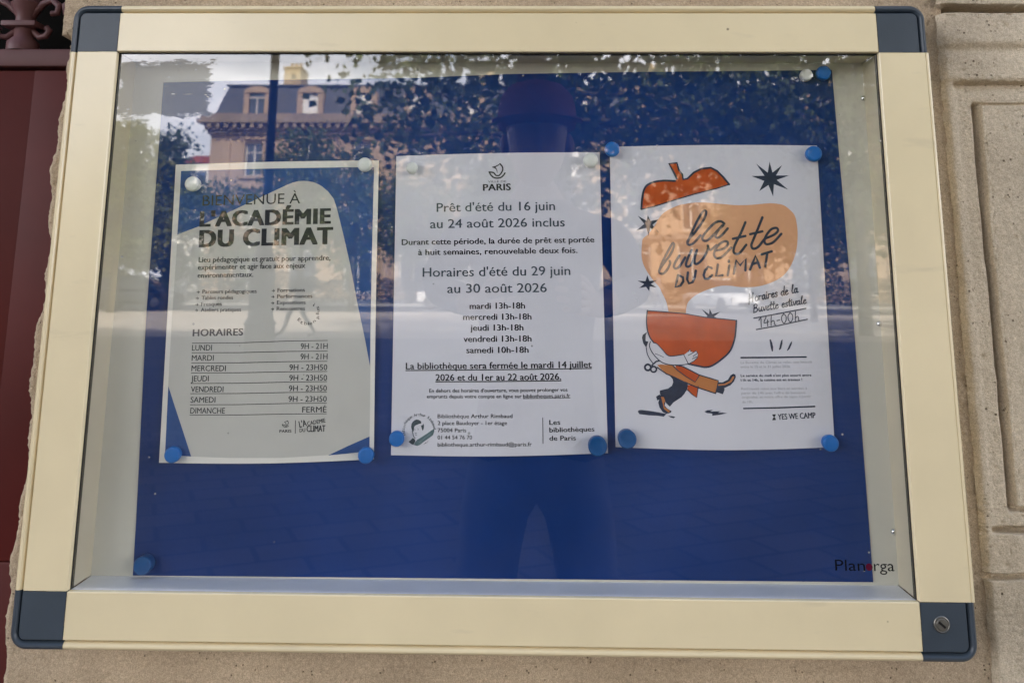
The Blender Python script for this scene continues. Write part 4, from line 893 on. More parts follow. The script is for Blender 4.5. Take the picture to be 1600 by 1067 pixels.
# stroke weight: the letters are laid several times, a hair apart (in cap heights)
WEIGHT = {-1: [(0, 0)], 0: [(0, 0)], 1: [(-.016, .004), (.016, -.004)], 2: [(-.024, .010), (.024, -.010)], 3: [(-.036, .014), (.036, -.014), (0, 0)],
          4: [(-.06, .018), (0, -.018), (.06, .018), (.05, -.018)], 5: [(-.085, .03), (-.04, -.03), (0, .03), (.04, -.03), (.085, .03), (-.085, -.03), (.085, -.03)]}
_h = text_meshes([('H', 0.0)])[0][0]
CAPH = float(_h[:, 1].max() - _h[:, 1].min())
def smooth_path(pts, closed=False, sub=6):
    P_ = [np.array(p, float) for p in pts]; n = len(P_); out = []
    rng = range(n) if closed else range(n - 1)
    for i in rng:
        p0 = P_[(i - 1) % n] if (closed or i > 0) else P_[i]
        p1, p2 = P_[i], P_[(i + 1) % n]
        p3 = P_[(i + 2) % n] if (closed or i + 2 < n) else p2
        for k in range(sub):
            t_ = k / sub
            out.append(0.5 * ((2 * p1) + (p2 - p0) * t_ + (2 * p0 - 5 * p1 + 4 * p2 - p3) * t_ ** 2 + (3 * p1 - p0 - 3 * p2 + p3) * t_ ** 3))
    if not closed: out.append(P_[-1])
    return out
def ribbon(pts, w, taper=0.0):
    """flat stroke with round ends; returns 2d verts, faces"""
    n = len(pts); vs, fs = [], []
    for i, p in enumerate(pts):
        t_ = pts[min(i + 1, n - 1)] - pts[max(i - 1, 0)]
        t_ = t_ / (np.linalg.norm(t_) + 1e-9); nn = np.array((-t_[1], t_[0])); h = w / 2
        vs += [p + nn * h, p - nn * h]
        if i: fs.append((2 * i - 2, 2 * i - 1, 2 * i + 1, 2 * i))
    for e in (0, n - 1):
        t_ = (pts[0] - pts[1]) if e == 0 else (pts[-1] - pts[-2])
        t_ = t_ / (np.linalg.norm(t_) + 1e-9); nn = np.array((-t_[1], t_[0])); b = len(vs)
        for k in range(7):
            a_ = math.pi * k / 6
            vs.append(pts[e] + (nn * math.cos(a_) + t_ * math.sin(a_)) * w / 2)
        fs.append(tuple(range(b, b + 7)))
    return vs, fs
class Notice:
    """a sheet pinned to the board: everything printed on it follows its bow"""
    def __init__(s, name, label, cat, corners, lift, paper, droop):
        s.c = [np.array(p, float) for p in corners]; s.lift = lift; s.droop = droop
        ctr = sum(s.c) / 4
        s.root = empty(name, (ctr[0] / 1000, DEP - .0015, Wz(ctr[1] / 1000)), label, cat)
        s.parts = {}; s.count = {}
        nx, nz = 40, 56; vs, fs = [], []
        for j in range(nz + 1):
            for i in range(nx + 1):
                u, v = i / nx, j / nz
                p = (s.c[0] * (1 - u) + s.c[1] * u) * (1 - v) + (s.c[3] * (1 - u) + s.c[2] * u) * v
                p = p + np.array((0, -droop * math.sin(math.pi * u) * v ** 6 + 0.5 * droop * math.sin(math.pi * u) * (1 - v) ** 8))
                vs.append(s.at(p[0], p[1], 0))
        for j in range(nz):
            for i in range(nx): fs.append((j * (nx + 1) + i, (j + 1) * (nx + 1) + i, (j + 1) * (nx + 1) + i + 1, j * (nx + 1) + i + 1))
        s.sheet = obj_from('paper_sheet', vs, fs, paper, s.root, smooth=True)
    def at(s, X, Z, layer):
        u = (X - s.c[0][0]) / (s.c[1][0] - s.c[0][0]); v = (s.c[0][1] - Z) / (s.c[0][1] - s.c[3][1])
        return (X / 1000, DEP - .0026 - s.lift(min(max(u, 0), 1), min(max(v, 0), 1)) / 1000 - layer * 0.00006, Wz(Z / 1000))
    def put(s, part, m, v2, faces, layer, drift=0.0, key2=0):
        if '#' in part: part, key2 = part.split('#')
        key = (part, m.name, key2)
        P_ = s.parts.setdefault(key, [m, [], []]); b = len(P_[1]); n = max(1, len(v2))
        P_[1] += [s.at(p[0], p[1], layer + drift * i / n) for i, p in enumerate(v2)]
        P_[2] += [tuple(i + b for i in f) for f in faces]
    def fills(s, data):
        for part, mn, layer, smooth, pts in data:
            if smooth: pts = smooth_path(pts, True, 6)
            bm = bmesh.new(); bm.faces.new([bm.verts.new((p[0], p[1], 0)) for p in pts])
            xs = [p[0] for p in pts]; zs_ = [p[1] for p in pts]
            for ax, lo, hi in ((0, min(xs), max(xs)), (1, min(zs_), max(zs_))):
                k = math.ceil((lo + 1e-3) / 8) * 8
                while k < hi:
                    co = (k, 0, 0) if ax == 0 else (0, k, 0); no = (1, 0, 0) if ax == 0 else (0, 1, 0)
                    bmesh.ops.bisect_plane(bm, geom=bm.verts[:] + bm.edges[:] + bm.faces[:], plane_co=co, plane_no=no); k += 8
            bmesh.ops.triangulate(bm, faces=bm.faces[:])
            bm.verts.index_update()
            if part == 'star': s.nstar = getattr(s, 'nstar', 0) + 1
            s.put(part, PRINT[mn], [(v.co.x, v.co.y) for v in bm.verts], [[v.index for v in f.verts] for f in bm.faces], layer, key2=(s.nstar if part == 'star' else 0))
            bm.free()
    def strokes(s, data):
        for i, (part, mn, w, smooth, pts) in enumerate(data):
            pp = smooth_path(pts, False, 6) if smooth else smooth_lin(pts)
            vs, fs = ribbon(pp, w)
            s.put(part, PRINT[mn], vs, fs, 5.2 + 0.02 * i, 0.015)
    def texts(s, data, mats):
        jobs = [(d[1], {4: .05, 5: .11}.get(d[7], 0.0)) for d in data]
        res = text_meshes(jobs)
        for i, (d, (v, f)) in enumerate(zip(data, res)):
            part, st_, x0, z0, x1, z1, cap, wt, sh = d
            a_, b_ = np.array((x0, z0)), np.array((x1, z1))
            L_ = np.linalg.norm(b_ - a_); t_ = (b_ - a_) / L_; nn = np.array((-t_[1], t_[0]))
            lo, hi = v[:, 0].min(), v[:, 0].max()
            sx, sy = L_ / (hi - lo), cap / CAPH
            q = a_ + ((v[:, 0] - lo) * sx)[:, None] * t_ + (v[:, 1] * sy)[:, None] * (nn + sh * t_)
            for k, (ox, oz) in enumerate(WEIGHT[wt]):
                s.put(part, mats.get(part.split('#')[0], INK), q + cap * (ox * t_ + oz * nn), f, 3.0 + 0.2 * k)
    def finish(s, labels=None):
        for (part, mn, k2), (m, v, f) in s.parts.items():
            obj_from(part, v, f, m, s.root)
def smooth_lin(pts, step=6.0):
    out = []
    for a_, b_ in zip(pts[:-1], pts[1:]):
        a_, b_ = np.array(a_, float), np.array(b_, float); n = max(1, int(np.linalg.norm(b_ - a_) / step))
        out += [a_ + (b_ - a_) * k / n for k in range(n)]
    out.append(np.array(pts[-1], float)); return out

# ------------------------------------------------------------------ blue backing sheet
def sheet_edge(u, v):
    zt = np.interp(u, [0, .17, .38, .52, .71, 1.0], [485.0, 488.0, 490.5, 494.8, 497.3, 499.6])
    zb = 0.9 + 2.0 * u
    z = zt + (zb - zt) * v
    xl = np.interp(v, [0, .5, .9, 1.0], [31.8, 33.6, 40.0, 41.0]); xr = np.interp(v, [0, .5, 1.0], [737.2, 742.8, 745.6])
    return xl + (xr - xl) * u, z
vs, fs = [], []
NX, NZ = 70, 50
for j in range(NZ + 1):
    for i in range(NX + 1):
        u, v = i / NX, j / NZ
        x, z = sheet_edge(u, v)
        y = DEP - .0009 - 0.0008 * (0.5 + 0.5 * math.sin(u * 9 + 1.3 * v * 4)) * math.sin(math.pi * u) * math.sin(math.pi * min(1, v + .02))
        vs.append((x / 1000, y, Wz(z / 1000)))
for j in range(NZ):
    for i in range(NX): fs.append((j * (NX + 1) + i, (j + 1) * (NX + 1) + i, (j + 1) * (NX + 1) + i + 1, j * (NX + 1) + i + 1))
backing = obj_from('backing_sheet', vs, fs, BLUEPAPER, None, loc=(0.39, DEP, Wz(0.25)), smooth=True)
tag(backing, 'large royal blue paper sheet lining the case behind all three notices', 'backing sheet')

# ------------------------------------------------------------------ the three notices
def lift1(u, v): return 3.4 * math.sin(math.pi * u) * (0.35 + 0.65 * v ** 2) + 3.6 * u ** 3 * math.sin(math.pi * v) + 0.4
def lift2(u, v): return 3.2 * math.sin(math.pi * u) * (0.5 + 0.5 * abs(2 * v - 1)) + 0.4
def lift3(u, v): return 3.6 * math.sin(math.pi * u) * (0.3 + 0.7 * v ** 3) + 0.8 * math.sin(math.pi * v) * (1 - u) + 0.4
n1 = Notice('printed_notice', 'grey and blue opening hours notice headed with the academy name, white border', 'notice', SHEET1, lift1, PAPER_WARM, 1.6)
n1.fills(FILL1); n1.strokes(STROKE1); n1.texts(TEXT1, {}); n1.finish()
n2 = Notice('printed_notice', 'white text only library notice with summer loan dates, between two illustrated sheets', 'notice', SHEET2, lift2, PAPER, 1.4)
n2.fills(FILL2); n2.strokes(STROKE2); n2.texts(TEXT2, {'heading_text': mat('slate_ink', (0.055, 0.075, 0.095), .6, .2), 'opening_hours_text': INK, 'logo': INK, 'emblem': PRINT['emblem_dark']}); n2.finish()
n3 = Notice('illustrated_poster', 'white snack bar poster with an orange tomato carried on two legs', 'poster', SHEET3, lift3, PAPER, 2.2)
n3.fills(FILL3); n3.strokes(STROKE3); n3.texts(TEXT3, {'handwriting': PRINT['navy_ink'], 'faint_text': INK_FAINT, 'printed_text': PRINT['navy_ink']}); n3.finish()

# maker's name printed on the pane
jobs = text_meshes([('Plan', .0), ('rga', .0)])
vs, fs = [], []
for (v, f), (xa, xb) in zip(jobs, ((0.6985, 0.7255), (0.7335, 0.7518))):
    lo, hi = v[:, 0].min(), v[:, 0].max(); b = len(vs); k = (xb - xa) / (hi - lo)
    vs += [(xa + (p[0] - lo) * k, .00610, Wz(0.0238 + p[1] * 0.0092 / CAPH)) for p in v]
    fs += [tuple(i + b for i in q_) for q_ in f]
fs = [f for f in fs if max(vs[i][0] for i in f) < W + .0005]
obj_from('maker_lettering', vs, fs, mat('matt_black_print', (0.006, 0.006, 0.007), .8, .05), case)
mb = MB(); mb.lathe([(.0031, 0), (.0031, .00008)], 0.7292, Wz(0.0270), 24, axis='Y', off=.00616)
mb.build('maker_dot', mat('maroon_print', (0.085, 0.006, 0.022), .8, .05), case)

# ------------------------------------------------------------------ magnets
PIN_LABELS = [
 'white round magnet on the blue print just above the word BIENVENUE',
 'white round magnet on the top border of the grey academy notice, toward the library notice',
 'dull small white magnet at the top corner of the library notice beside the academy notice',
 'white round magnet at the top corner of the library notice beside the tomato poster',
 'flat white magnet beside the blue magnet at the backing sheet top corner',
 'blue round magnet at the top corner of the tomato poster beside the library notice',
 'blue magnet at the tomato poster top corner, close to the eight pointed star',
 'blue round magnet at the bottom corner of the academy notice, on the taller blue triangle',
 'blue round magnet at the bottom corner of the academy notice, beside the library notice',
 'blue round magnet beside the portrait emblem at the bottom of the library notice',
 'large deep blue magnet under the words de Paris on the library notice',
 'large deep blue magnet at the bottom corner of the tomato poster beside the library notice',
 'blue magnet at the tomato poster bottom corner, below the words YES WE CAMP',
 'deep blue magnet at the lowest corner of the blue backing sheet, near the case sill',
 'blue round magnet at the top corner of the blue backing sheet, highest of all magnets']
PROTO = {}
for (kind, X, Z, r_), lab in zip(PINS, PIN_LABELS):
    if kind not in PROTO:
        prof = {'white': [(6.6, 0), (7.2, .6), (7.4, 3.0), (8.0, 4.6), (8.0, 7.4), (7.7, 8.6), (6.9, 9.5), (5.6, 10.1), (3.0, 10.4), (.2, 10.5)],
                'blue': [(6.4, 0), (7.0, .6), (7.0, 3.4), (8.0, 5.0), (8.0, 8.2), (7.75, 9.2), (7.0, 10.0), (5.8, 10.4), (5.2, 10.35), (3.0, 10.5), (.2, 10.55)],
                'dark': [(7.2, 0), (7.6, .8), (7.8, 10.0), (8.0, 11.0), (7.7, 11.8), (7.0, 12.2), (6.6, 12.0), (3.0, 11.9), (.2, 11.9)]}[kind]
        mb = MB(); mb.lathe([(a_ / 1000, b_ / 1000) for a_, b_ in prof], 0, 0, 32, axis='Y')
        o = mb.build('board_magnet', {'white': PIN_WHITE, 'blue': PIN_BLUE, 'dark': PIN_DARK}[kind]); auto_smooth(o, 40); PROTO[kind] = o
    else:
        o = PROTO[kind].copy(); COL.objects.link(o)
    on = 0.0030 if (30 < Z < 480) else 0.0016
    o.location = (X / 1000, DEP - on, Wz(Z / 1000)); k = r_ / 8.0; o.scale = (k, 1.0, k)
    tag(o, lab, 'magnet', 'magnets holding the sheets in the case')

# ================================================================== THE SQUARE IN FRONT OF THE WALL (seen mirrored in the pane)
def paving_mat():
    m = bpy.data.materials.new('stone_setts'); m.use_nodes = True
    n, l = m.node_tree.nodes, m.node_tree.links
    p = n['Principled BSDF']; p.inputs['Roughness'].default_value = 0.8
    t = n.new('ShaderNodeTexCoord'); mp_ = n.new('ShaderNodeMapping'); mp_.inputs['Rotation'].default_value = (0, 0, R(24)); l.new(t.outputs['Object'], mp_.inputs['Vector'])
    b = n.new('ShaderNodeTexBrick'); b.inputs['Scale'].default_value = 1.0; b.inputs['Brick Width'].default_value = 0.42; b.inputs['Row Height'].default_value = 0.26
    b.inputs['Mortar Size'].default_value = 0.014; b.inputs['Color1'].default_value = (0.21, 0.19, 0.17, 1); b.inputs['Color2'].default_value = (0.155, 0.143, 0.128, 1); b.inputs['Mortar'].default_value = (0.09, 0.083, 0.075, 1)
    l.new(mp_.outputs['Vector'], b.inputs['Vector'])
    nz = n.new('ShaderNodeTexNoise'); nz.inputs['Scale'].default_value = 1.1; nz.inputs['Detail'].default_value = 8; l.new(t.outputs['Object'], nz.inputs['Vector'])
    mx = n.new('ShaderNodeMix'); mx.data_type = 'RGBA'; mx.blend_type = 'MULTIPLY'; mx.inputs[0].default_value = 0.8
    l.new(b.outputs['Color'], mx.inputs[6]); l.new(nz.outputs['Fac'], mx.inputs[7]); l.new(mx.outputs[2], p.inputs['Base Color'])
    return m
PAVING = paving_mat()
ASPHALT = mat('asphalt', (0.075, 0.074, 0.073), 0.8, 0.3, vary=0.15, scale=1.5)
KERBM = mat('kerb_granite', (0.36, 0.35, 0.33), 0.7, 0.3, vary=0.1, scale=3)
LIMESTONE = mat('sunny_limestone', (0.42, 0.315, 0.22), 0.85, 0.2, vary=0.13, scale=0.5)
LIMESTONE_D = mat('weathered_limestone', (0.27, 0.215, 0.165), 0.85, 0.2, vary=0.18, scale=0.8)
SLATEROOF = mat('roof_slate', (0.075, 0.08, 0.095), 0.55, 0.4, vary=0.2, scale=1.2)
BRICKCH = mat('chimney_render', (0.52, 0.40, 0.22), 0.9, 0.2, vary=0.12, scale=1.5)
BLIND = mat('white_blind', (0.80, 0.80, 0.80), 0.7, 0.2)
WFRAME = mat('white_window_paint', (0.66, 0.66, 0.65), 0.5, 0.3)
WPANE = mat('window_glass', (0.03, 0.035, 0.045), 0.03, 1.0)
TILE = mat('red_tiles', (0.30, 0.09, 0.06), 0.8, 0.2, vary=0.2, scale=2)
RENDERW = mat('white_render', (0.66, 0.64, 0.60), 0.85, 0.2, vary=0.06, scale=0.6)
POSTM = mat('dark_cast_iron', (0.022, 0.026, 0.026), 0.5, 0.4, vary=0.1, scale=6)
BARK = mat('plane_tree_bark', (0.13, 0.115, 0.085), 0.9, 0.2, vary=0.35, scale=5, bump=0.4, bscale=18)
tag(obj_from('ground', [(-700, -900, 0), (700, -900, 0), (700, 300, 0), (-700, 300, 0)], [(0, 1, 2, 3)], PAVING), kind='structure')
tag(obj_from('path', [(-300, -36.5, .004), (300, -36.5, .004), (300, -19.2, .004), (-300, -19.2, .004)], [(0, 1, 2, 3)], mat('sunlit_pale_ground', (0.50, 0.44, 0.38), 0.9, 0.2, vary=0.08, scale=0.7)), kind='structure')  # ground past the shadow edge painted paler: sunlight put into its colour
tag(obj_from('road', [(-300, -46, .004), (300, -46, .004), (300, -36.5, .004), (-300, -36.5, .004)], [(0, 1, 2, 3)], ASPHALT), kind='structure')
mb = MB()
mb.box(-300, 300, -46.25, -46.0, 0, 0.13); mb.box(-300, 300, -58, -46.25, -.05, 0.125)
tag(mb.build('pavement', KERBM), kind='structure')

# ---- long stone building across the square
FY = -61.0
town = empty('town_building', (8, FY, 0), 'long limestone building with slate mansard and dormers across the square, mirrored in the pane', 'building')
cols = [-19.5 + 3.95 * i for i in range(15)]
bx0, bx1 = -22.7, cols[-1] + 3.0
rows = [(0.5, 4.1, 2.0), (5.0, 7.6, 1.3), (8.75, 11.2, 1.3)]
def facade_wall(cols, rows, x0, x1, ztop, y, depth, mbx):
    zc = [0.0]
    for a_, b_, _w in rows: zc += [a_, b_]
    zc.append(ztop)
    for k in range(len(zc) - 1):
        za, zb_ = zc[k], zc[k + 1]
        if k % 2 == 0:
            mbx.add([(x0, y, za), (x1, y, za), (x1, y, zb_), (x0, y, zb_)], [(0, 1, 2, 3)])
        else:
            w_ = rows[k // 2][2] / 2; xs = [x0] + [e for c in cols for e in (c - w_, c + w_)] + [x1]
            for i in range(0, len(xs), 2):
                mbx.add([(xs[i], y, za), (xs[i + 1], y, za), (xs[i + 1], y, zb_), (xs[i], y, zb_)], [(0, 1, 2, 3)])
            for c in cols:
                a_, b_ = c - w_, c + w_
                mbx.add([(a_, y, za), (b_, y, za), (b_, y, zb_), (a_, y, zb_), (a_, y - depth, za), (b_, y - depth, za), (b_, y - depth, zb_), (a_, y - depth, zb_)],
                        [(0, 4, 5, 1), (1, 5, 6, 2), (2, 6, 7, 3), (3, 7, 4, 0)])
mb = MB()
facade_wall(cols, rows, bx0, bx1, 11.75, FY, .35, mb)
mb.add([(bx0, FY, 0), (bx0, FY - 14, 0), (bx0, FY - 14, 11.75), (bx0, FY, 11.75)], [(0, 1, 2, 3)])
mb.add([(bx1, FY, 0), (bx1, FY - 14, 0), (bx1, FY - 14, 11.75), (bx1, FY, 11.75)], [(3, 2, 1, 0)])
for c in cols:                                    # pilasters and surrounds stand proud
    mb.box(c - 2.25, c - 1.72, FY + .003, FY + .16, 0.3, 11.2)
    for a_, b_, w_ in rows[1:]:
        mb.box(c - w_ / 2 - .18, c - w_ / 2 - .003, FY + .003, FY + .10, a_, b_ + .2); mb.box(c + w_ / 2 + .003, c + w_ / 2 + .18, FY + .003, FY + .10, a_, b_ + .2)
        mb.box(c - w_ / 2 - .3, c + w_ / 2 + .3, FY + .003, FY + .22, b_ + .203, b_ + .42); mb.box(c - w_ / 2 - .25, c + w_ / 2 + .25, FY + .003, FY + .2, a_ - .2, a_ - .003)
mb.build('wall', LIMESTONE, town, fix=False)
mb = MB()
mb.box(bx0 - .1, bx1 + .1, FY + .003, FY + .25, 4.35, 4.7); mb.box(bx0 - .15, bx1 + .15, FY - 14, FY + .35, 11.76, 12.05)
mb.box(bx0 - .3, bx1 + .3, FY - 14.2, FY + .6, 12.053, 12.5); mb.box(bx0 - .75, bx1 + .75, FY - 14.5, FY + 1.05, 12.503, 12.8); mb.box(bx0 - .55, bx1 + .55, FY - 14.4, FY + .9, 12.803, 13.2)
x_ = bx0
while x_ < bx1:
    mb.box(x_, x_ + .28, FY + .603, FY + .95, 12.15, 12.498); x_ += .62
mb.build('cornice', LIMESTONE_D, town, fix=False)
mb = MB()
mb.add([(bx0 + .1, FY - .1, 13.2), (bx1 - .1, FY - .1, 13.2), (bx1 - .75, FY - 1.0, 15.6), (bx0 + .75, FY - 1.0, 15.6), (bx0 + .1, FY - 14, 13.2), (bx1 - .1, FY - 14, 13.2), (bx1 - .75, FY - 13, 15.6), (bx0 + .75, FY - 13, 15.6)],
       [(0, 1, 2, 3), (4, 0, 3, 7), (1, 5, 6, 2), (5, 4, 7, 6), (3, 2, 6, 7)])
mb.box(bx0 + .6, bx1 - .6, FY - 1.15, FY - .8, 15.603, 15.72)
roof = mb.build('roof', SLATEROOF, town, fix=False)
WIN = {}
def window(cx, z0, z1, w_, y, blind, parent=town):
    key = (round(z1 - z0, 2), w_, blind)
    mbf, mbp = MB(), MB(); f_ = .09; xm = w_ / 2 - .003
    mbf.box(cx - xm, cx - xm + f_, y, y + .06, z0 + .003, z1 - .003); mbf.box(cx + xm - f_, cx + xm, y, y + .06, z0 + .003, z1 - .003)
    mbf.box(cx - xm + f_ + .002, cx + xm - f_ - .002, y, y + .06, z1 - f_, z1 - .003); mbf.box(cx - xm + f_ + .002, cx + xm - f_ - .002, y, y + .06, z0 + .003, z0 + f_)
    mbf.box(cx - .05, cx + .05, y, y + .07, z0 + f_ + .002, z1 - f_ - .002); mbf.box(cx - xm + f_ + .002, cx + xm - f_ - .002, y + .004, y + .05, z1 - .75, z1 - .68)
    f = mbf.build('window', WFRAME, parent, fix=False)
    mbp.box(cx - xm + .02, cx + xm - .02, y + .015, y + .025, z0 + .02, z1 - .02); mbp.build('pane', BLIND if blind else WPANE, f, fix=False)
rw = random.Random(5)
for c in cols:
    for k, (a_, b_, w_) in enumerate(rows): window(c, a_, b_, w_, FY - .33, k == 2 and rw.random() < .35)
for i, c in enumerate(cols):                       # dormers
    mb = MB()
    yb_, yf = FY - 2.0, FY + .05
    mb.box(c - .95, c - .58, yb_, yf, 13.21, 14.9); mb.box(c + .58, c + .95, yb_, yf, 13.21, 14.9)
    top = [(c + .95 * math.cos(a_), 14.9 + .5 * math.sin(a_)) for a_ in [math.pi * q_ / 10 for q_ in range(11)]]
    nn_ = len(top)
    mb.add([(x, yf + .08, z) for x, z in top] + [(x, yb_, z) for x, z in top], [tuple(range(nn_))] + [(q_, q_ + 1, nn_ + q_ + 1, nn_ + q_) for q_ in range(nn_ - 1)])
    d_ = mb.build('dormer', LIMESTONE, town, fix=False)
    mbp = MB(); blind = (i in (1, 2, 5)) or rw.random() < .3
    mbp.box(c - .575, c + .575, yf - .25, yf - .2, 13.22, 14.88); mbp.build('pane', BLIND if blind else WPANE, d_, fix=False)
    mbf = MB(); mbf.box(c - .04, c + .04, yf - .19, yf - .14, 13.22, 14.5); mbf.box(c - .575, c + .575, yf - .19, yf - .15, 14.52, 14.6)
    if not blind: mbf.build('frame', WFRAME, d_, fix=False)
for cx, w_ in ((-17.6, 1.25), (-2.5, 1.4), (10.0, 1.4), (24.0, 1.6)):
    mb = MB(); mb.box(cx - w_ / 2, cx + w_ / 2, FY - 4.5, FY - 2.2, 15.603, 17.3); mb.box(cx - w_ / 2 - .06, cx + w_ / 2 + .06, FY - 4.56, FY - 2.14, 17.303, 17.45)
    for q_ in range(3): mb.lathe([(.14, 0), (.12, .45), (.14, .5)], cx + (q_ - 1) * .35, FY - 3.3, 10, off=17.452)
    mb.build('chimney', BRICKCH, roof, fix=False)
# ---- houses further back
def house(cx, y, w_, d_, h_, roofh, m, rm, label, nwin):
    r_ = empty('town_house', (cx, y, 0), label, 'house')
    mb = MB(); mb.box(cx - w_ / 2, cx + w_ / 2, y - d_, y, 0, h_); mb.build('wall', m, r_)
    mb = MB(); mb.add([(cx - w_ / 2 - .3, y + .3, h_ + .003), (cx + w_ / 2 + .3, y + .3, h_ + .003), (cx + w_ / 2 + .3, y - d_ - .3, h_ + .003), (cx - w_ / 2 - .3, y - d_ - .3, h_ + .003), (cx - w_ / 2 + .6, y - d_ / 2, h_ + roofh), (cx + w_ / 2 - .6, y - d_ / 2, h_ + roofh)],
                      [(0, 1, 5, 4), (2, 3, 4, 5), (1, 2, 5), (3, 0, 4)]); mb.build('roof', rm, r_)
    for i in range(nwin):
        x = cx - w_ / 2 + (i + .5) * w_ / nwin
        z = 1.0
        while z + 2.2 < h_:
            mb = MB(); mb.box(x - .6, x + .6, y + .003, y + .05, z, z + 1.7); mb.build('window', WPANE if (i + int(z)) % 3 else BLIND, r_); z += 3.1
house(-41.5, -109.0, 7.0, 10, 16.2, 1.7, RENDERW, TILE, 'white rendered house with red tiled roof beyond the stone building, mirrored in the pane', 3)
house(-50.5, -80.0, 16.0, 10, 9.5, 2.0, LIMESTONE, SLATEROOF, 'low cream house behind the dense trees at the edge of the square', 6)
house(-70.5, -95.0, 18.0, 12, 13.5, 3.0, RENDERW, SLATEROOF, 'broad pale house with slate roof farthest along the square', 6)

# ---- trees
def leaf_mat(name, c1, c2):
    m = bpy.data.materials.new(name); m.use_nodes = True
    n, l = m.node_tree.nodes, m.node_tree.links
    p = n['Principled BSDF']; p.inputs['Roughness'].default_value = 0.5; p.inputs['Specular IOR Level'].default_value = 0.35
    g = n.new('ShaderNodeNewGeometry'); r_ = n.new('ShaderNodeValToRGB')
    r_.color_ramp.elements[0].color = (*c1, 1); r_.color_ramp.elements[1].color = (*c2, 1)
    l.new(g.outputs['Random Per Island'], r_.inputs['Fac']); l.new(r_.outputs['Color'], p.inputs['Base Color'])
    tl = n.new('ShaderNodeBsdfTranslucent'); l.new(r_.outputs['Color'], tl.inputs['Color'])
    mx = n.new('ShaderNodeMixShader'); mx.inputs[0].default_value = 0.42
    o = n['Material Output']; l.new(p.outputs[0], mx.inputs[1]); l.new(tl.outputs[0], mx.inputs[2]); l.new(mx.outputs[0], o.inputs['Surface'])
    return m
LEAF_PLANE = leaf_mat('plane_leaves', (0.07, 0.11, 0.04), (0.17, 0.22, 0.08))
LEAF_DARK = leaf_mat('dark_leaves', (0.06, 0.095, 0.035), (0.15, 0.19, 0.065))
LEAF_HEDGE = leaf_mat('hedge_leaves', (0.012, 0.022, 0.008), (0.03, 0.048, 0.016))
LEAF_YEL = leaf_mat('yellow_green_leaves', (0.12, 0.145, 0.03), (0.23, 0.23, 0.06))
def tree(x, y, ztop, zlow, rad, nclump, nleaf, leaf, lm, label, trunk_r, seed, lean=(0, 0), cone=False, group=None, gap=None):
    rng = np.random.default_rng(seed)
    root = empty('broadleaf_tree', (x, y, 0), label, 'tree', group)
    cz, hz = (ztop + zlow) / 2, (ztop - zlow) / 2
    # clump centres through the crown
    cl = []
    while len(cl) < nclump:
        p = rng.uniform(-1, 1, 3); r_ = np.linalg.norm(p)
        if r_ > 1 or r_ < 0.28: continue
        sc = (1 - 0.62 * (p[2] + 1) / 2) if cone else 1.0
        q = np.array((x + lean[0] + p[0] * rad * sc, y + lean[1] + p[1] * rad * sc, cz + p[2] * hz))
        if gap is not None and gap(q): continue
        cl.append(q)
    cl = np.array(cl)
    mb = MB(); fork = Vector((x, y, zlow + (0.15 if not cone else 0.3) * (ztop - zlow)))
    mb.tube([(x, y, 0), (x + .03, y, fork.z * .5), tuple(fork)], [trunk_r * 1.25, trunk_r, trunk_r * .8], 12)
    top = Vector((x + lean[0] * .7, y + lean[1] * .7, ztop - .25 * hz)); mb.tube([tuple(fork), tuple(fork.lerp(top, .5) + Vector((.2, .1, 0))), tuple(top)], [trunk_r * .8, trunk_r * .45, trunk_r * .12], 8)
    for c in cl[::max(1, nclump // 26)]:
        s_ = fork.lerp(top, random.uniform(0, .7)); e_ = Vector(c)
        mb.tube([tuple(s_), tuple(s_.lerp(e_, .5) + Vector((0, 0, .25))), tuple(e_)], [trunk_r * .32, trunk_r * .2, .015], 6)
    mb.build('trunk', BARK, root, smooth=True)
    which = rng.integers(0, nclump, nleaf)
    spread = rad * (0.13 if rad > 4 else 0.2)
    ctr = cl[which] + rng.normal(0, 1, (nleaf, 3)) * np.array((spread, spread, spread * .7))
    a_ = rng.normal(0, 1, (nleaf, 3)); a_ /= np.linalg.norm(a_, axis=1)[:, None]
    b_ = rng.normal(0, 1, (nleaf, 3)); b_ -= (a_ * b_).sum(1)[:, None] * a_; b_ /= np.linalg.norm(b_, axis=1)[:, None]
    s_ = leaf * rng.uniform(.6, 1.25, nleaf)[:, None]
    V = np.stack([ctr - a_ * s_ * .55, ctr - a_ * s_ * .1 + b_ * s_ * .5, ctr + a_ * s_ * .6, ctr - a_ * s_ * .1 - b_ * s_ * .5], 1).reshape(-1, 3)
    me = bpy.data.meshes.new('crown')
    me.vertices.add(len(V)); me.vertices.foreach_set('co', V.ravel())
    me.loops.add(nleaf * 4); me.loops.foreach_set('vertex_index', np.arange(nleaf * 4))
    me.polygons.add(nleaf); me.polygons.foreach_set('loop_start', np.arange(nleaf) * 4)
    me.update(calc_edges=True); me.materials.append(lm)
    link_mesh('crown', me, root)
    return root
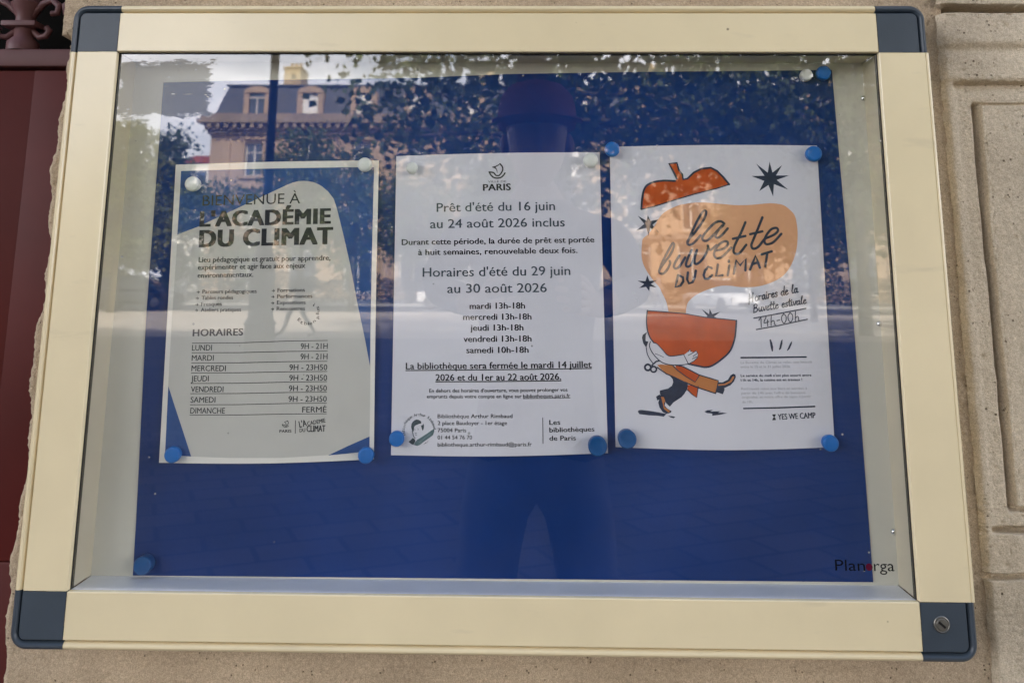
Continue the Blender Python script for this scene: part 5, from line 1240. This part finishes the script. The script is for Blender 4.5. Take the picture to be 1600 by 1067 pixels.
# plane trees near the wall: their crown fills the upper middle of the pane
NEAR = 'plane trees standing in front of the wall'
SIGHT = (Vector((CAM.x, 0.012 - CAM.y, CAM.z)))
def open_sky(q):                   # branches were lopped on the street side: the view toward the lamp post stays open
    return q[0] < -3.55 + 0.15 * max(0, q[2] - 6.0) + 0.7 * max(0, 5.2 - q[2])
tree(1.3, -20.0, 9.6, 2.9, 6.3, 150, 11500, 0.20, LEAF_PLANE, 'big leafy plane tree straight across from the case, mirrored over its upper middle', .24, 61, gap=open_sky, group=NEAR)
tree(8.9, -21.5, 9.6, 2.6, 4.8, 130, 10000, 0.20, LEAF_PLANE, 'plane tree mirrored behind the tomato poster beside the biggest tree', .14, 62, group=NEAR)
tree(16.4, -20.0, 9.6, 2.8, 4.8, 95, 6000, 0.20, LEAF_PLANE, 'plane tree standing nearest the panelled stone block', .2, 13, group=NEAR)
ROW = 'added plane trees above the mirrored view, blocking sky light from the wall'
for k_, (tx, lab_) in enumerate(((-7.2, 'added sky blocking plane tree over the pavement near the dark door'), (0.45, 'added sky blocking plane tree directly behind the photographer'), (8.0, 'added sky blocking plane tree over the pavement beyond the moulded stone block'))):
    tree(tx, -9.2, 10.5, 4.75, 4.3, 110, 6500, 0.27, LEAF_PLANE, lab_, .2, 40 + k_, group=ROW)  # unseen crowns, added to keep overhead sky light off the wall
MID = 'trees along the far pavement'
tree(-16.1, -34.0, 7.7, 0.9, 2.2, 90, 10500, 0.17, LEAF_YEL, 'dense broad yellow green tree mirrored beside the academy notice', .16, 21, cone=True, group=MID)
tree(-15.1, -36.5, 8.2, 0.9, 1.7, 60, 6500, 0.17, LEAF_DARK, 'narrow tree tucked behind the dense broad one by the silver car', .12, 22, cone=True, group=MID)
tree(-10.6, -41.5, 8.4, 2.6, 2.1, 70, 5200, 0.19, LEAF_DARK, 'round dark street tree in front of the limestone building near its end', .13, 23, group=MID)
tree(-13.6, -39.0, 5.8, 1.2, 1.9, 55, 2800, 0.17, LEAF_DARK, 'low bushy tree beneath the end of the limestone building', .10, 28, group=MID)
tree(-7.2, -37.2, 7.0, 1.5, 1.9, 60, 3200, 0.17, LEAF_DARK, 'street tree standing nearest the lamp post on the far pavement side', .12, 29, group=MID)
tree(-6.0, -47.5, 7.6, 2.4, 2.3, 70, 5200, 0.19, LEAF_DARK, 'street tree just past the round dark one before the limestone building', .13, 24, group=MID)
tree(-1.0, -48.5, 8.6, 2.6, 2.5, 70, 5200, 0.19, LEAF_DARK, 'street tree behind the photographer across the square', .13, 25, group=MID)
tree(13.0, -48.0, 7.4, 2.8, 2.3, 60, 4600, 0.19, LEAF_YEL, 'light green street tree beyond the white car', .13, 26, group=MID)
tree(10.2, -29.5, 6.6, 1.5, 2.5, 80, 5000, 0.19, LEAF_YEL, 'low light green tree mirrored down the side of the tomato poster', .11, 30, group=MID)
tree(22.0, -47.5, 8.0, 2.6, 2.6, 60, 4600, 0.19, LEAF_DARK, 'street tree farthest along the far pavement', .13, 27, group=MID)

# ---- clipped hedge along the far kerb
rng = np.random.default_rng(77); nl = 26000
ctr = np.stack([rng.uniform(-34, 30, nl), rng.uniform(-47.9, -46.6, nl), rng.uniform(.2, 1.75, nl)], 1)
ctr[:, 2] *= 0.9 + 0.12 * np.sin(ctr[:, 0] * 1.3) + 0.06 * np.sin(ctr[:, 0] * 3.7)
a_ = rng.normal(0, 1, (nl, 3)); a_ /= np.linalg.norm(a_, axis=1)[:, None]
b_ = rng.normal(0, 1, (nl, 3)); b_ -= (a_ * b_).sum(1)[:, None] * a_; b_ /= np.linalg.norm(b_, axis=1)[:, None]
s_ = .15 * rng.uniform(.6, 1.2, nl)[:, None]
V = np.stack([ctr - a_ * s_ * .5, ctr + b_ * s_ * .4, ctr + a_ * s_ * .5, ctr - b_ * s_ * .4], 1).reshape(-1, 3)
hedge = obj_from('clipped_hedge', V.tolist(), np.arange(nl * 4).reshape(-1, 4).tolist(), LEAF_HEDGE, None, loc=(-2, -47.2, 0))
tag(hedge, 'long clipped dark green hedge along the far kerb behind the cars', 'hedge')

# ---- lamp post
lp = empty('street_lamp', (-3.82, -13.14, 0), 'dark cast iron lamp post with stout fluted base, mirrored beside the slate roof', 'street lamp')
mb = MB(); mb.lathe([(.30, 0), (.30, .12), (.24, .18), (.23, .55), (.26, .60), (.20, .68), (.19, 1.45), (.22, 1.52), (.15, 1.62), (.11, 1.9)], -3.82, -13.14, 20)
o_ = mb.build('base', POSTM, lp); auto_smooth(o_, 40)
mb = MB(); mb.lathe([(.085, 1.9), (.08, 2.6), (.095, 2.64), (.075, 2.7), (.066, 7.2), (.09, 7.26), (.05, 7.4)], -3.82, -13.14, 16); o_ = mb.build('pole', POSTM, lp); auto_smooth(o_, 40)
mb = MB(); mb.lathe([(.08, 7.4), (.2, 7.95), (.24, 8.0), (.24, 8.05), (.1, 8.3), (.02, 8.45)], -3.82, -13.14, 8); mb.build('lantern', POSTM, lp)

# ---- cars
def car(x, y, ang, paint, label, scale=1.0, group=None):
    root = empty('parked_car', (x, y, 0), label, 'car', group); root.rotation_euler.z = ang
    def part(mbx, name, m, smooth=True, par=None):
        o = obj_from(name, mbx.v, mbx.f, m, None, fix=True); o.parent = par or root
        if smooth: auto_smooth(o, 32)
        return o
    S_ = [(-2.05, .40, .72, .62), (-1.98, .26, .86, .80), (-1.4, .22, .93, .86), (-.2, .22, .92, .88), (.7, .22, .90, .88), (1.2, .22, .86, .86), (1.75, .24, .76, .80), (1.98, .30, .66, .70), (2.05, .40, .55, .58)]
    mb = MB(); n_ = 10; vs = []
    for X, zl, zh, hw in S_:
        for u_, v_ in ((-.80, 0), (-1, .15), (-1.02, .5), (-.98, .8), (-.80, 1), (.80, 1), (.98, .8), (1.02, .5), (1, .15), (.80, 0)):
            vs.append((X, hw * u_, zl + (zh - zl) * v_))
    fs = [(i * n_ + k, i * n_ + (k + 1) % n_, (i + 1) * n_ + (k + 1) % n_, (i + 1) * n_ + k) for i in range(len(S_) - 1) for k in range(n_)] + [tuple(range(n_)), tuple(range(len(vs) - n_, len(vs)))]
    mb.add(vs, fs)
    body = part(mb, 'body', paint)
    C_ = [(-1.95, .84, .90, .70), (-1.55, .86, 1.40, .64), (-.8, .88, 1.50, .64), (.1, .88, 1.48, .64), (.55, .88, 1.34, .66), (1.15, .86, .90, .74)]
    vs = []
    for X, zl, zh, hw in C_:
        vs += [(X, -.80, zl), (X, -hw, zh - .05), (X, -hw + .1, zh), (X, hw - .1, zh), (X, hw, zh - .05), (X, .80, zl)]
    fs = [(i * 6 + k, i * 6 + k + 1, (i + 1) * 6 + k + 1, (i + 1) * 6 + k) for i in range(len(C_) - 1) for k in range(5)] + [tuple(range(6)), tuple(range(len(vs) - 6, len(vs)))]
    mb = MB(); mb.add(vs, fs); part(mb, 'windscreen', WPANE)
    mb = MB(); mb.box(-1.52, .05, -.60, .60, 1.485, 1.525, 0, .012); part(mb, 'roof', paint)
    for X in (-1.3, 1.3):
        for sg in (-1, 1):
            mb = MB(); prof = [(.12, -.10), (.30, -.10), (.325, -.06), (.325, .06), (.30, .10), (.12, .10)]
            vs = []; 
            for r_, h_ in prof:
                for k in range(20): a_ = 2 * math.pi * k / 20; vs.append((X + r_ * math.cos(a_), sg * .80 + h_, .325 + r_ * math.sin(a_)))
            fs = [(i * 20 + k, i * 20 + (k + 1) % 20, (i + 1) * 20 + (k + 1) % 20, (i + 1) * 20 + k) for i in range(5) for k in range(20)]
            mb.add(vs, fs); wh = part(mb, 'wheel', GASKET)
            mb = MB(); mb.add([(X + .2 * math.cos(2 * math.pi * k / 20), sg * .905, .325 + .2 * math.sin(2 * math.pi * k / 20)) for k in range(20)], [tuple(range(20))]); part(mb, 'rim', LOCKM, False, wh)
    for sg in (-1, 1):
        mb = MB(); mb.box(1.90, 2.02, sg * .62 - .14, sg * .62 + .14, .56, .68, 0, .02); part(mb, 'headlight', WFRAME)
        mb = MB(); mb.box(-2.04, -1.96, sg * .60 - .12, sg * .60 + .12, .62, .78, 0, .02); part(mb, 'tail_light', TILE)
    mb = MB(); mb.box(2.0, 2.055, -.45, .45, .34, .46, 0, .01); part(mb, 'grille', GASKET)
    for sg in (-1, 1):
        mb = MB(); mb.box(.62, .78, sg * .95 - .09, sg * .95 + .09, .92, 1.04, 0, .03); part(mb, 'wing_mirror', paint)
    return root
CARW = mat('white_car_paint', (0.78, 0.78, 0.78), 0.25, 0.5)
CARD = mat('dark_car_paint', (0.02, 0.022, 0.026), 0.22, 0.5)
CARG = mat('silver_car_paint', (0.38, 0.39, 0.40), 0.28, 0.5)
car(9.5, -40.8, R(68), CARW, 'white hatchback facing the wall, mirrored under the words DU CLIMAT')
car(-2.9, -42.5, R(4), CARW, 'white car side on to the wall, mirrored by the words 30 août')
car(-17.2, -38.6, R(4), CARD, 'black car mirrored at the far edge of the academy notice')
car(-24.5, -40.0, R(4), CARG, 'silver car parked behind the black car')

# ---- white notice pillar and low hoarding
kp = empty('advertising_pillar', (-15.45, -39.0, 0), 'white lit up advertising pillar mirrored at the edge of academy notice', 'pillar')
mb = MB(); mb.box(-15.78, -15.12, -39.12, -38.88, .25, 1.98, 0, .03); mb.build('panel', BLIND, kp)
mb = MB(); mb.box(-15.6, -15.3, -39.08, -38.92, 0, .249, 0, .01); mb.build('foot', POSTM, kp)
aw = empty('shop_awning', (-21.0, -44.5, 0), 'cream shop awning on thin posts mirrored beside the academy notice', 'awning')
mb = MB(); mb.add([(-24, -44.0, 2.35), (-18.2, -44.0, 2.35), (-18.2, -46.6, 3.0), (-24, -46.6, 3.0), (-24, -44.0, 2.3), (-18.2, -44.0, 2.3), (-18.2, -46.6, 2.95), (-24, -46.6, 2.95)], [(0, 1, 2, 3), (7, 6, 5, 4), (0, 4, 5, 1), (1, 5, 6, 2), (2, 6, 7, 3), (3, 7, 4, 0)])
mb.build('canopy', mat('cream_canvas', (0.62, 0.52, 0.34), .8, .2), aw)
for x_ in (-23.8, -18.4):
    for y_ in (-44.2, -46.4): mb = MB(); mb.box(x_ - .04, x_ + .04, y_ - .04, y_ + .04, 0, 2.32 if y_ > -45 else 2.9); mb.build('post', WFRAME, aw)

# ---- people
HEAD = [(0, .022, .050, .012), (.012, .036, .066, -.004), (.03, .048, .076, -.024), (.05, .058, .082, -.046), (.07, .064, .084, -.064), (.09, .068, .085, -.078), (.11, .071, .086, -.088), (.13, .074, .086, -.094), (.15, .075, .084, -.096), (.17, .073, .077, -.093), (.19, .066, .064, -.083), (.208, .053, .047, -.066), (.222, .033, .026, -.042), (.229, .008, .002, -.012)]
def add_head(me, cx, cy, cz):
    """face, skull, nose and ears welded into the body mesh on top of the neck"""
    n = 28; vs, fs = [], []
    for z, w_, f_, b_ in HEAD:
        for k in range(n):
            a_ = 2 * math.pi * k / n; s_, c_ = math.sin(a_), math.cos(a_)      # c_ > 0 is the face
            mid, half = (f_ + b_) / 2, (f_ - b_) / 2
            x = w_ * math.copysign(abs(s_) ** .85, s_); y = mid + half * math.copysign(abs(c_) ** .8, c_)
            if c_ > 0:
                y += .024 * math.exp(-((z - .082) / .016) ** 2 - (x / .013) ** 2) + .010 * math.exp(-((z - .105) / .018) ** 2 - (x / .010) ** 2)
                y -= .009 * (math.exp(-((z - .118) / .011) ** 2 - ((x - .032) / .016) ** 2) + math.exp(-((z - .118) / .011) ** 2 - ((x + .032) / .016) ** 2))
                y += .005 * math.exp(-((z - .050) / .008) ** 2 - (x / .024) ** 2) - .004 * math.exp(-((z - .040) / .006) ** 2 - (x / .03) ** 2)
            vs.append((cx + x, cy + y, cz + z))
    m_ = len(HEAD)
    fs = [(i * n + k, i * n + (k + 1) % n, (i + 1) * n + (k + 1) % n, (i + 1) * n + k) for i in range(m_ - 1) for k in range(n)] + [tuple(range(n)), tuple(range((m_ - 1) * n, m_ * n))]
    for sx in (-1, 1):
        b0 = len(vs)
        for i in range(5):
            for k in range(10):
                a_ = 2 * math.pi * k / 10; r_ = (.012, .019, .021, .017, .006)[i]
                vs.append((cx + sx * (.068 + .006 * i), cy - .006 - .002 * i + r_ * .6 * math.cos(a_), cz + .105 + r_ * 1.5 * math.sin(a_)))
        fs += [(b0 + i * 10 + k, b0 + i * 10 + (k + 1) % 10, b0 + (i + 1) * 10 + (k + 1) % 10, b0 + (i + 1) * 10 + k) for i in range(4) for k in range(10)] + [tuple(range(b0 + 40, b0 + 50))]
    bm = bmesh.new(); bm.from_mesh(me)
    bv = [bm.verts.new(v) for v in vs]
    for f in fs: bm.faces.new([bv[i] for i in f])
    bmesh.ops.recalc_face_normals(bm, faces=bm.faces); bm.to_mesh(me); bm.free()
def skin_person(name, loc, face, J, E_, label, cols_, head=None):
    """J: joint name -> (x, y, z, radius); E_: bones; cols_: function(point) -> material index"""
    names = list(J); idx = {k: i for i, k in enumerate(names)}
    me = bpy.data.meshes.new(name)
    me.from_pydata([J[k][:3] for k in names], [(idx[a_], idx[b_]) for a_, b_ in E_], [])
    o = bpy.data.objects.new(name, me); COL.objects.link(o)
    md = o.modifiers.new('skin', 'SKIN'); md.use_smooth_shade = True; md.branch_smoothing = 0.4
    sv = me.skin_vertices[0].data
    for k in names:
        r_ = J[k][3]; sv[idx[k]].radius = (r_, r_) if not isinstance(r_, tuple) else r_
        sv[idx[k]].use_root = (k == 'pelvis')
    sb = o.modifiers.new('sub', 'SUBSURF'); sb.levels = 1; sb.render_levels = 1
    bpy.context.view_layer.update()
    m2 = bpy.data.meshes.new_from_object(o.evaluated_get(bpy.context.evaluated_depsgraph_get()))
    bpy.data.objects.remove(o); bpy.data.meshes.remove(me)
    m2.name = name
    if head is not None: add_head(m2, *head)
    o = bpy.data.objects.new(name, m2); COL.objects.link(o)
    fn, mats_ = cols_
    m2.materials.clear()
    for m_ in mats_: m2.materials.append(m_)
    for p in m2.polygons: p.material_index = fn(p.center); p.use_smooth = True
    o.location = loc; o.rotation_euler.z = face
    tag(o, label, 'person')
    return o
SKINM = mat('skin', (0.30, 0.17, 0.12), 0.5, 0.4)
DARKCL = mat('dark_navy_cotton', (0.045, 0.045, 0.058), 0.85, 0.2, vary=0.2, scale=8)
TROUS = mat('dark_trousers', (0.14, 0.14, 0.155), 0.85, 0.2, vary=0.2, scale=8)
SHOEM = mat('black_shoes', (0.02, 0.02, 0.02), 0.5, 0.4)
CAPM = mat('wine_red_cap', (0.24, 0.07, 0.075), 0.8, 0.2, vary=0.15, scale=12)
GREYCL = mat('grey_shirt', (0.30, 0.30, 0.32), 0.85, 0.2)
# photographer: stands square to the case, phone held level at chest height (local axes: +y is forward)
def hand(J, E_, side, wrist, fdir, tdir, palm, curl):
    """five fingers: knuckles fan across tdir, run along fdir and curl towards palm"""
    w_, f_, t_, p_ = Vector(wrist), Vector(fdir).normalized(), Vector(tdir).normalized(), Vector(palm).normalized()
    J[side + 'palm'] = (*(w_ + f_ * .05), .026); E_.append((side + 'wrist', side + 'palm'))
    for i, (off, ln) in enumerate(((.030, .070), (.011, .078), (-.009, .073), (-.027, .058))):
        k0 = w_ + f_ * .085 + t_ * off; prev = side + 'palm'
        for j, (fr, cu) in enumerate(((0, 0), (.45, .25), (.8, .75), (1.0, 1.1))):
            q = k0 + f_ * ln * fr * (1 - .35 * curl * fr) + p_ * ln * cu * curl * .6
            nm = '%sf%d%d' % (side, i, j); J[nm] = (*q, .0088 - .0009 * j); E_.append((prev, nm)); prev = nm
    prev = side + 'palm'
    for j, (a_, b_, c_) in enumerate(((.03, .036, .004), (.055, .050, .012), (.078, .048, .024))):
        q = w_ + f_ * a_ + t_ * b_ + p_ * c_; nm = '%st%d' % (side, j); J[nm] = (*q, .0105 - .0012 * j); E_.append((prev, nm)); prev = nm
J = {'pelvis': (0, 0, .93, (.155, .115)), 'waist': (0, -.01, 1.08, (.145, .105)), 'chest': (0, -.015, 1.28, (.175, .12)), 'upper': (0, -.015, 1.40, (.15, .10)), 'neck': (0, .0, 1.49, .052), 'nape': (0, .018, 1.575, .050)}
E_ = [('pelvis', 'waist'), ('waist', 'chest'), ('chest', 'upper'), ('upper', 'neck'), ('neck', 'nape')]
for sd, sx in (('l', -1), ('r', 1)):
    J.update({sd + 'hip': (sx * .10, 0, .86, .095), sd + 'knee': (sx * .125, .03, .49, .062), sd + 'calf': (sx * .13, .0, .33, .058), sd + 'ankle': (sx * .135, -.02, .085, .042), sd + 'heel': (sx * .135, -.05, .045, .04), sd + 'toe': (sx * .15, .15, .038, .036),
              sd + 'sho': (sx * .182, -.01, 1.41, .066), sd + 'elb': (sx * .245, .0, 1.285, .046), sd + 'fore': (sx * .185, .13, 1.265, .042), sd + 'wrist': (sx * .125, .225, 1.245, .029)})
    E_ += [('pelvis', sd + 'hip'), (sd + 'hip', sd + 'knee'), (sd + 'knee', sd + 'calf'), (sd + 'calf', sd + 'ankle'), (sd + 'ankle', sd + 'heel'), (sd + 'ankle', sd + 'toe'), ('upper', sd + 'sho'), (sd + 'sho', sd + 'elb'), (sd + 'elb', sd + 'fore'), (sd + 'fore', sd + 'wrist')]
    hand(J, E_, sd, (sx * .125, .225, 1.245), (-sx * .35, .85, .2), (0, -.2, 1), (-sx, .2, 0), .8)
def cl_photo(c):
    if c.z < .10: return 3
    if c.z < .93: return 2
    if c.z > 1.50: return 0
    if c.y > .20: return 0
    return 1
PX, PYY = 0.44, -1.185
photographer = skin_person('person', (PX, PYY, 0), 0.0, J, E_, 'photographer in dark clothes and wine red cap holding up a phone, mirrored in the pane', (cl_photo, [SKINM, DARKCL, TROUS, SHOEM]), head=(0, .028, 1.522)); photographer.scale = (.965, .965, .965)
mb = MB()
prof = [(.094, 0), (.097, .02), (.096, .05), (.088, .08), (.066, .105), (.03, .118), (.002, .12)]
mb.lathe(prof, 0, 0.0, 24)
o_ = obj_from('cap', mb.v, mb.f, CAPM, None, fix=True, smooth=True); o_.parent = photographer; o_.location = (0, .022, 1.668); o_.scale = (1, 1.14, 1)
vs, fs = [], []
for j in range(2):
    for r_ in (0, 1):
        for k in range(15):
            a_ = math.pi * (0.12 + .76 * k / 14)
            rr = (.092, .100)[r_] if r_ == 0 else .100 + .062 * math.sin(a_) ** 1.3
            vs.append((rr * math.cos(a_), rr * math.sin(a_) * 1.14, -.004 * j + .012 * (math.sin(a_) - 1) - .016 * r_ * math.sin(a_)))
for k in range(14):
    fs += [(k, k + 1, 15 + k + 1, 15 + k), (30 + k, 45 + k, 45 + k + 1, 30 + k + 1), (15 + k, 16 + k, 46 + k, 45 + k), (k, 30 + k, 31 + k, k + 1)]
o_ = obj_from('cap_peak', vs, fs, CAPM, None, fix=True, smooth=True); o_.parent = photographer; o_.location = (0, .022, 1.69)
for sx in (-1, 1):
    mb = MB(); mb.lathe([(.001, -.011), (.008, -.008), (.011, 0), (.008, .008), (.001, .011)], 0, 0, 12)
    o_ = obj_from('eye', mb.v, mb.f, WFRAME, None, fix=True, smooth=True); o_.parent = photographer; o_.location = (sx * .032, .0925, 1.640); o_.scale = (.8, .8, .7)
# the phone: its lens is where the picture is taken from
ph = empty('smartphone', (CAM.x, CAM.y - .010, CAM.z), "black phone held level in the photographer's hands", 'phone')
mb = MB(); mb.box(CAM.x - .045, CAM.x + .105, CAM.y - .0135, CAM.y - .0055, CAM.z - .057, CAM.z + .017, 0, .003); mb.build('body', CARD, ph)
mb = MB(); mb.lathe([(.007, 0), (.007, .0015), (.005, .0018), (.001, .0012)], CAM.x, CAM.z, 20, axis='Y', off=CAM.y - .0056); mb.build('camera_lens', BLACK, ph)
# passers-by
def walker(x, y, face, label, shirt, stride, hgt=1.0):
    J = {'pelvis': (0, 0, .93, (.15, .11)), 'waist': (0, 0, 1.08, (.14, .10)), 'chest': (0, .01, 1.28, (.17, .11)), 'upper': (0, .01, 1.40, (.14, .09)), 'neck': (0, .015, 1.49, .052), 'nape': (0, .025, 1.575, .050)}
    E_ = [('pelvis', 'waist'), ('waist', 'chest'), ('chest', 'upper'), ('upper', 'neck'), ('neck', 'nape')]
    for sd, sx, st_ in (('l', -1, stride), ('r', 1, -stride)):
        J.update({sd + 'hip': (sx * .09, 0, .86, .09), sd + 'knee': (sx * .10, st_ * .30 + .05, .49, .06), sd + 'calf': (sx * .10, st_ * .42, .33, .056), sd + 'ankle': (sx * .10, st_ * .62 - .02, .10, .04), sd + 'toe': (sx * .11, st_ * .62 + .16, .045, .034),
                  sd + 'sho': (sx * .18, .0, 1.40, .062), sd + 'elb': (sx * .235, -st_ * .12 - .03, 1.13, .043), sd + 'wrist': (sx * .235, -st_ * .3 + .08, .90, .028)})
        E_ += [('pelvis', sd + 'hip'), (sd + 'hip', sd + 'knee'), (sd + 'knee', sd + 'calf'), (sd + 'calf', sd + 'ankle'), (sd + 'ankle', sd + 'toe'), ('upper', sd + 'sho'), (sd + 'sho', sd + 'elb'), (sd + 'elb', sd + 'wrist')]
        hand(J, E_, sd, (sx * .235, -st_ * .3 + .08, .90), (0, .25, -1), (0, 1, .2), (-sx, 0, 0), .5)
    def f(c): return 3 if c.z < .10 else 2 if c.z < .95 else 4 if c.z > 1.68 or (c.z > 1.58 and c.y < .0) else 0 if c.z > 1.5 or c.z < 1.0 else 1
    o = skin_person('person', (x, y, 0), face, J, E_, label, (f, [SKINM, shirt, TROUS, SHOEM, BLACK]), head=(0, .03, 1.522)); o.scale = (hgt,) * 3
    return o
walker(-4.85, -19.4, R(80), 'passer-by in dark clothes striding past the lamp post, mirrored in the academy notice', DARKCL, .62)
walker(6.2, -38.0, R(-70), 'distant passer-by in a grey shirt near the white hatchback', GREYCL, .4)
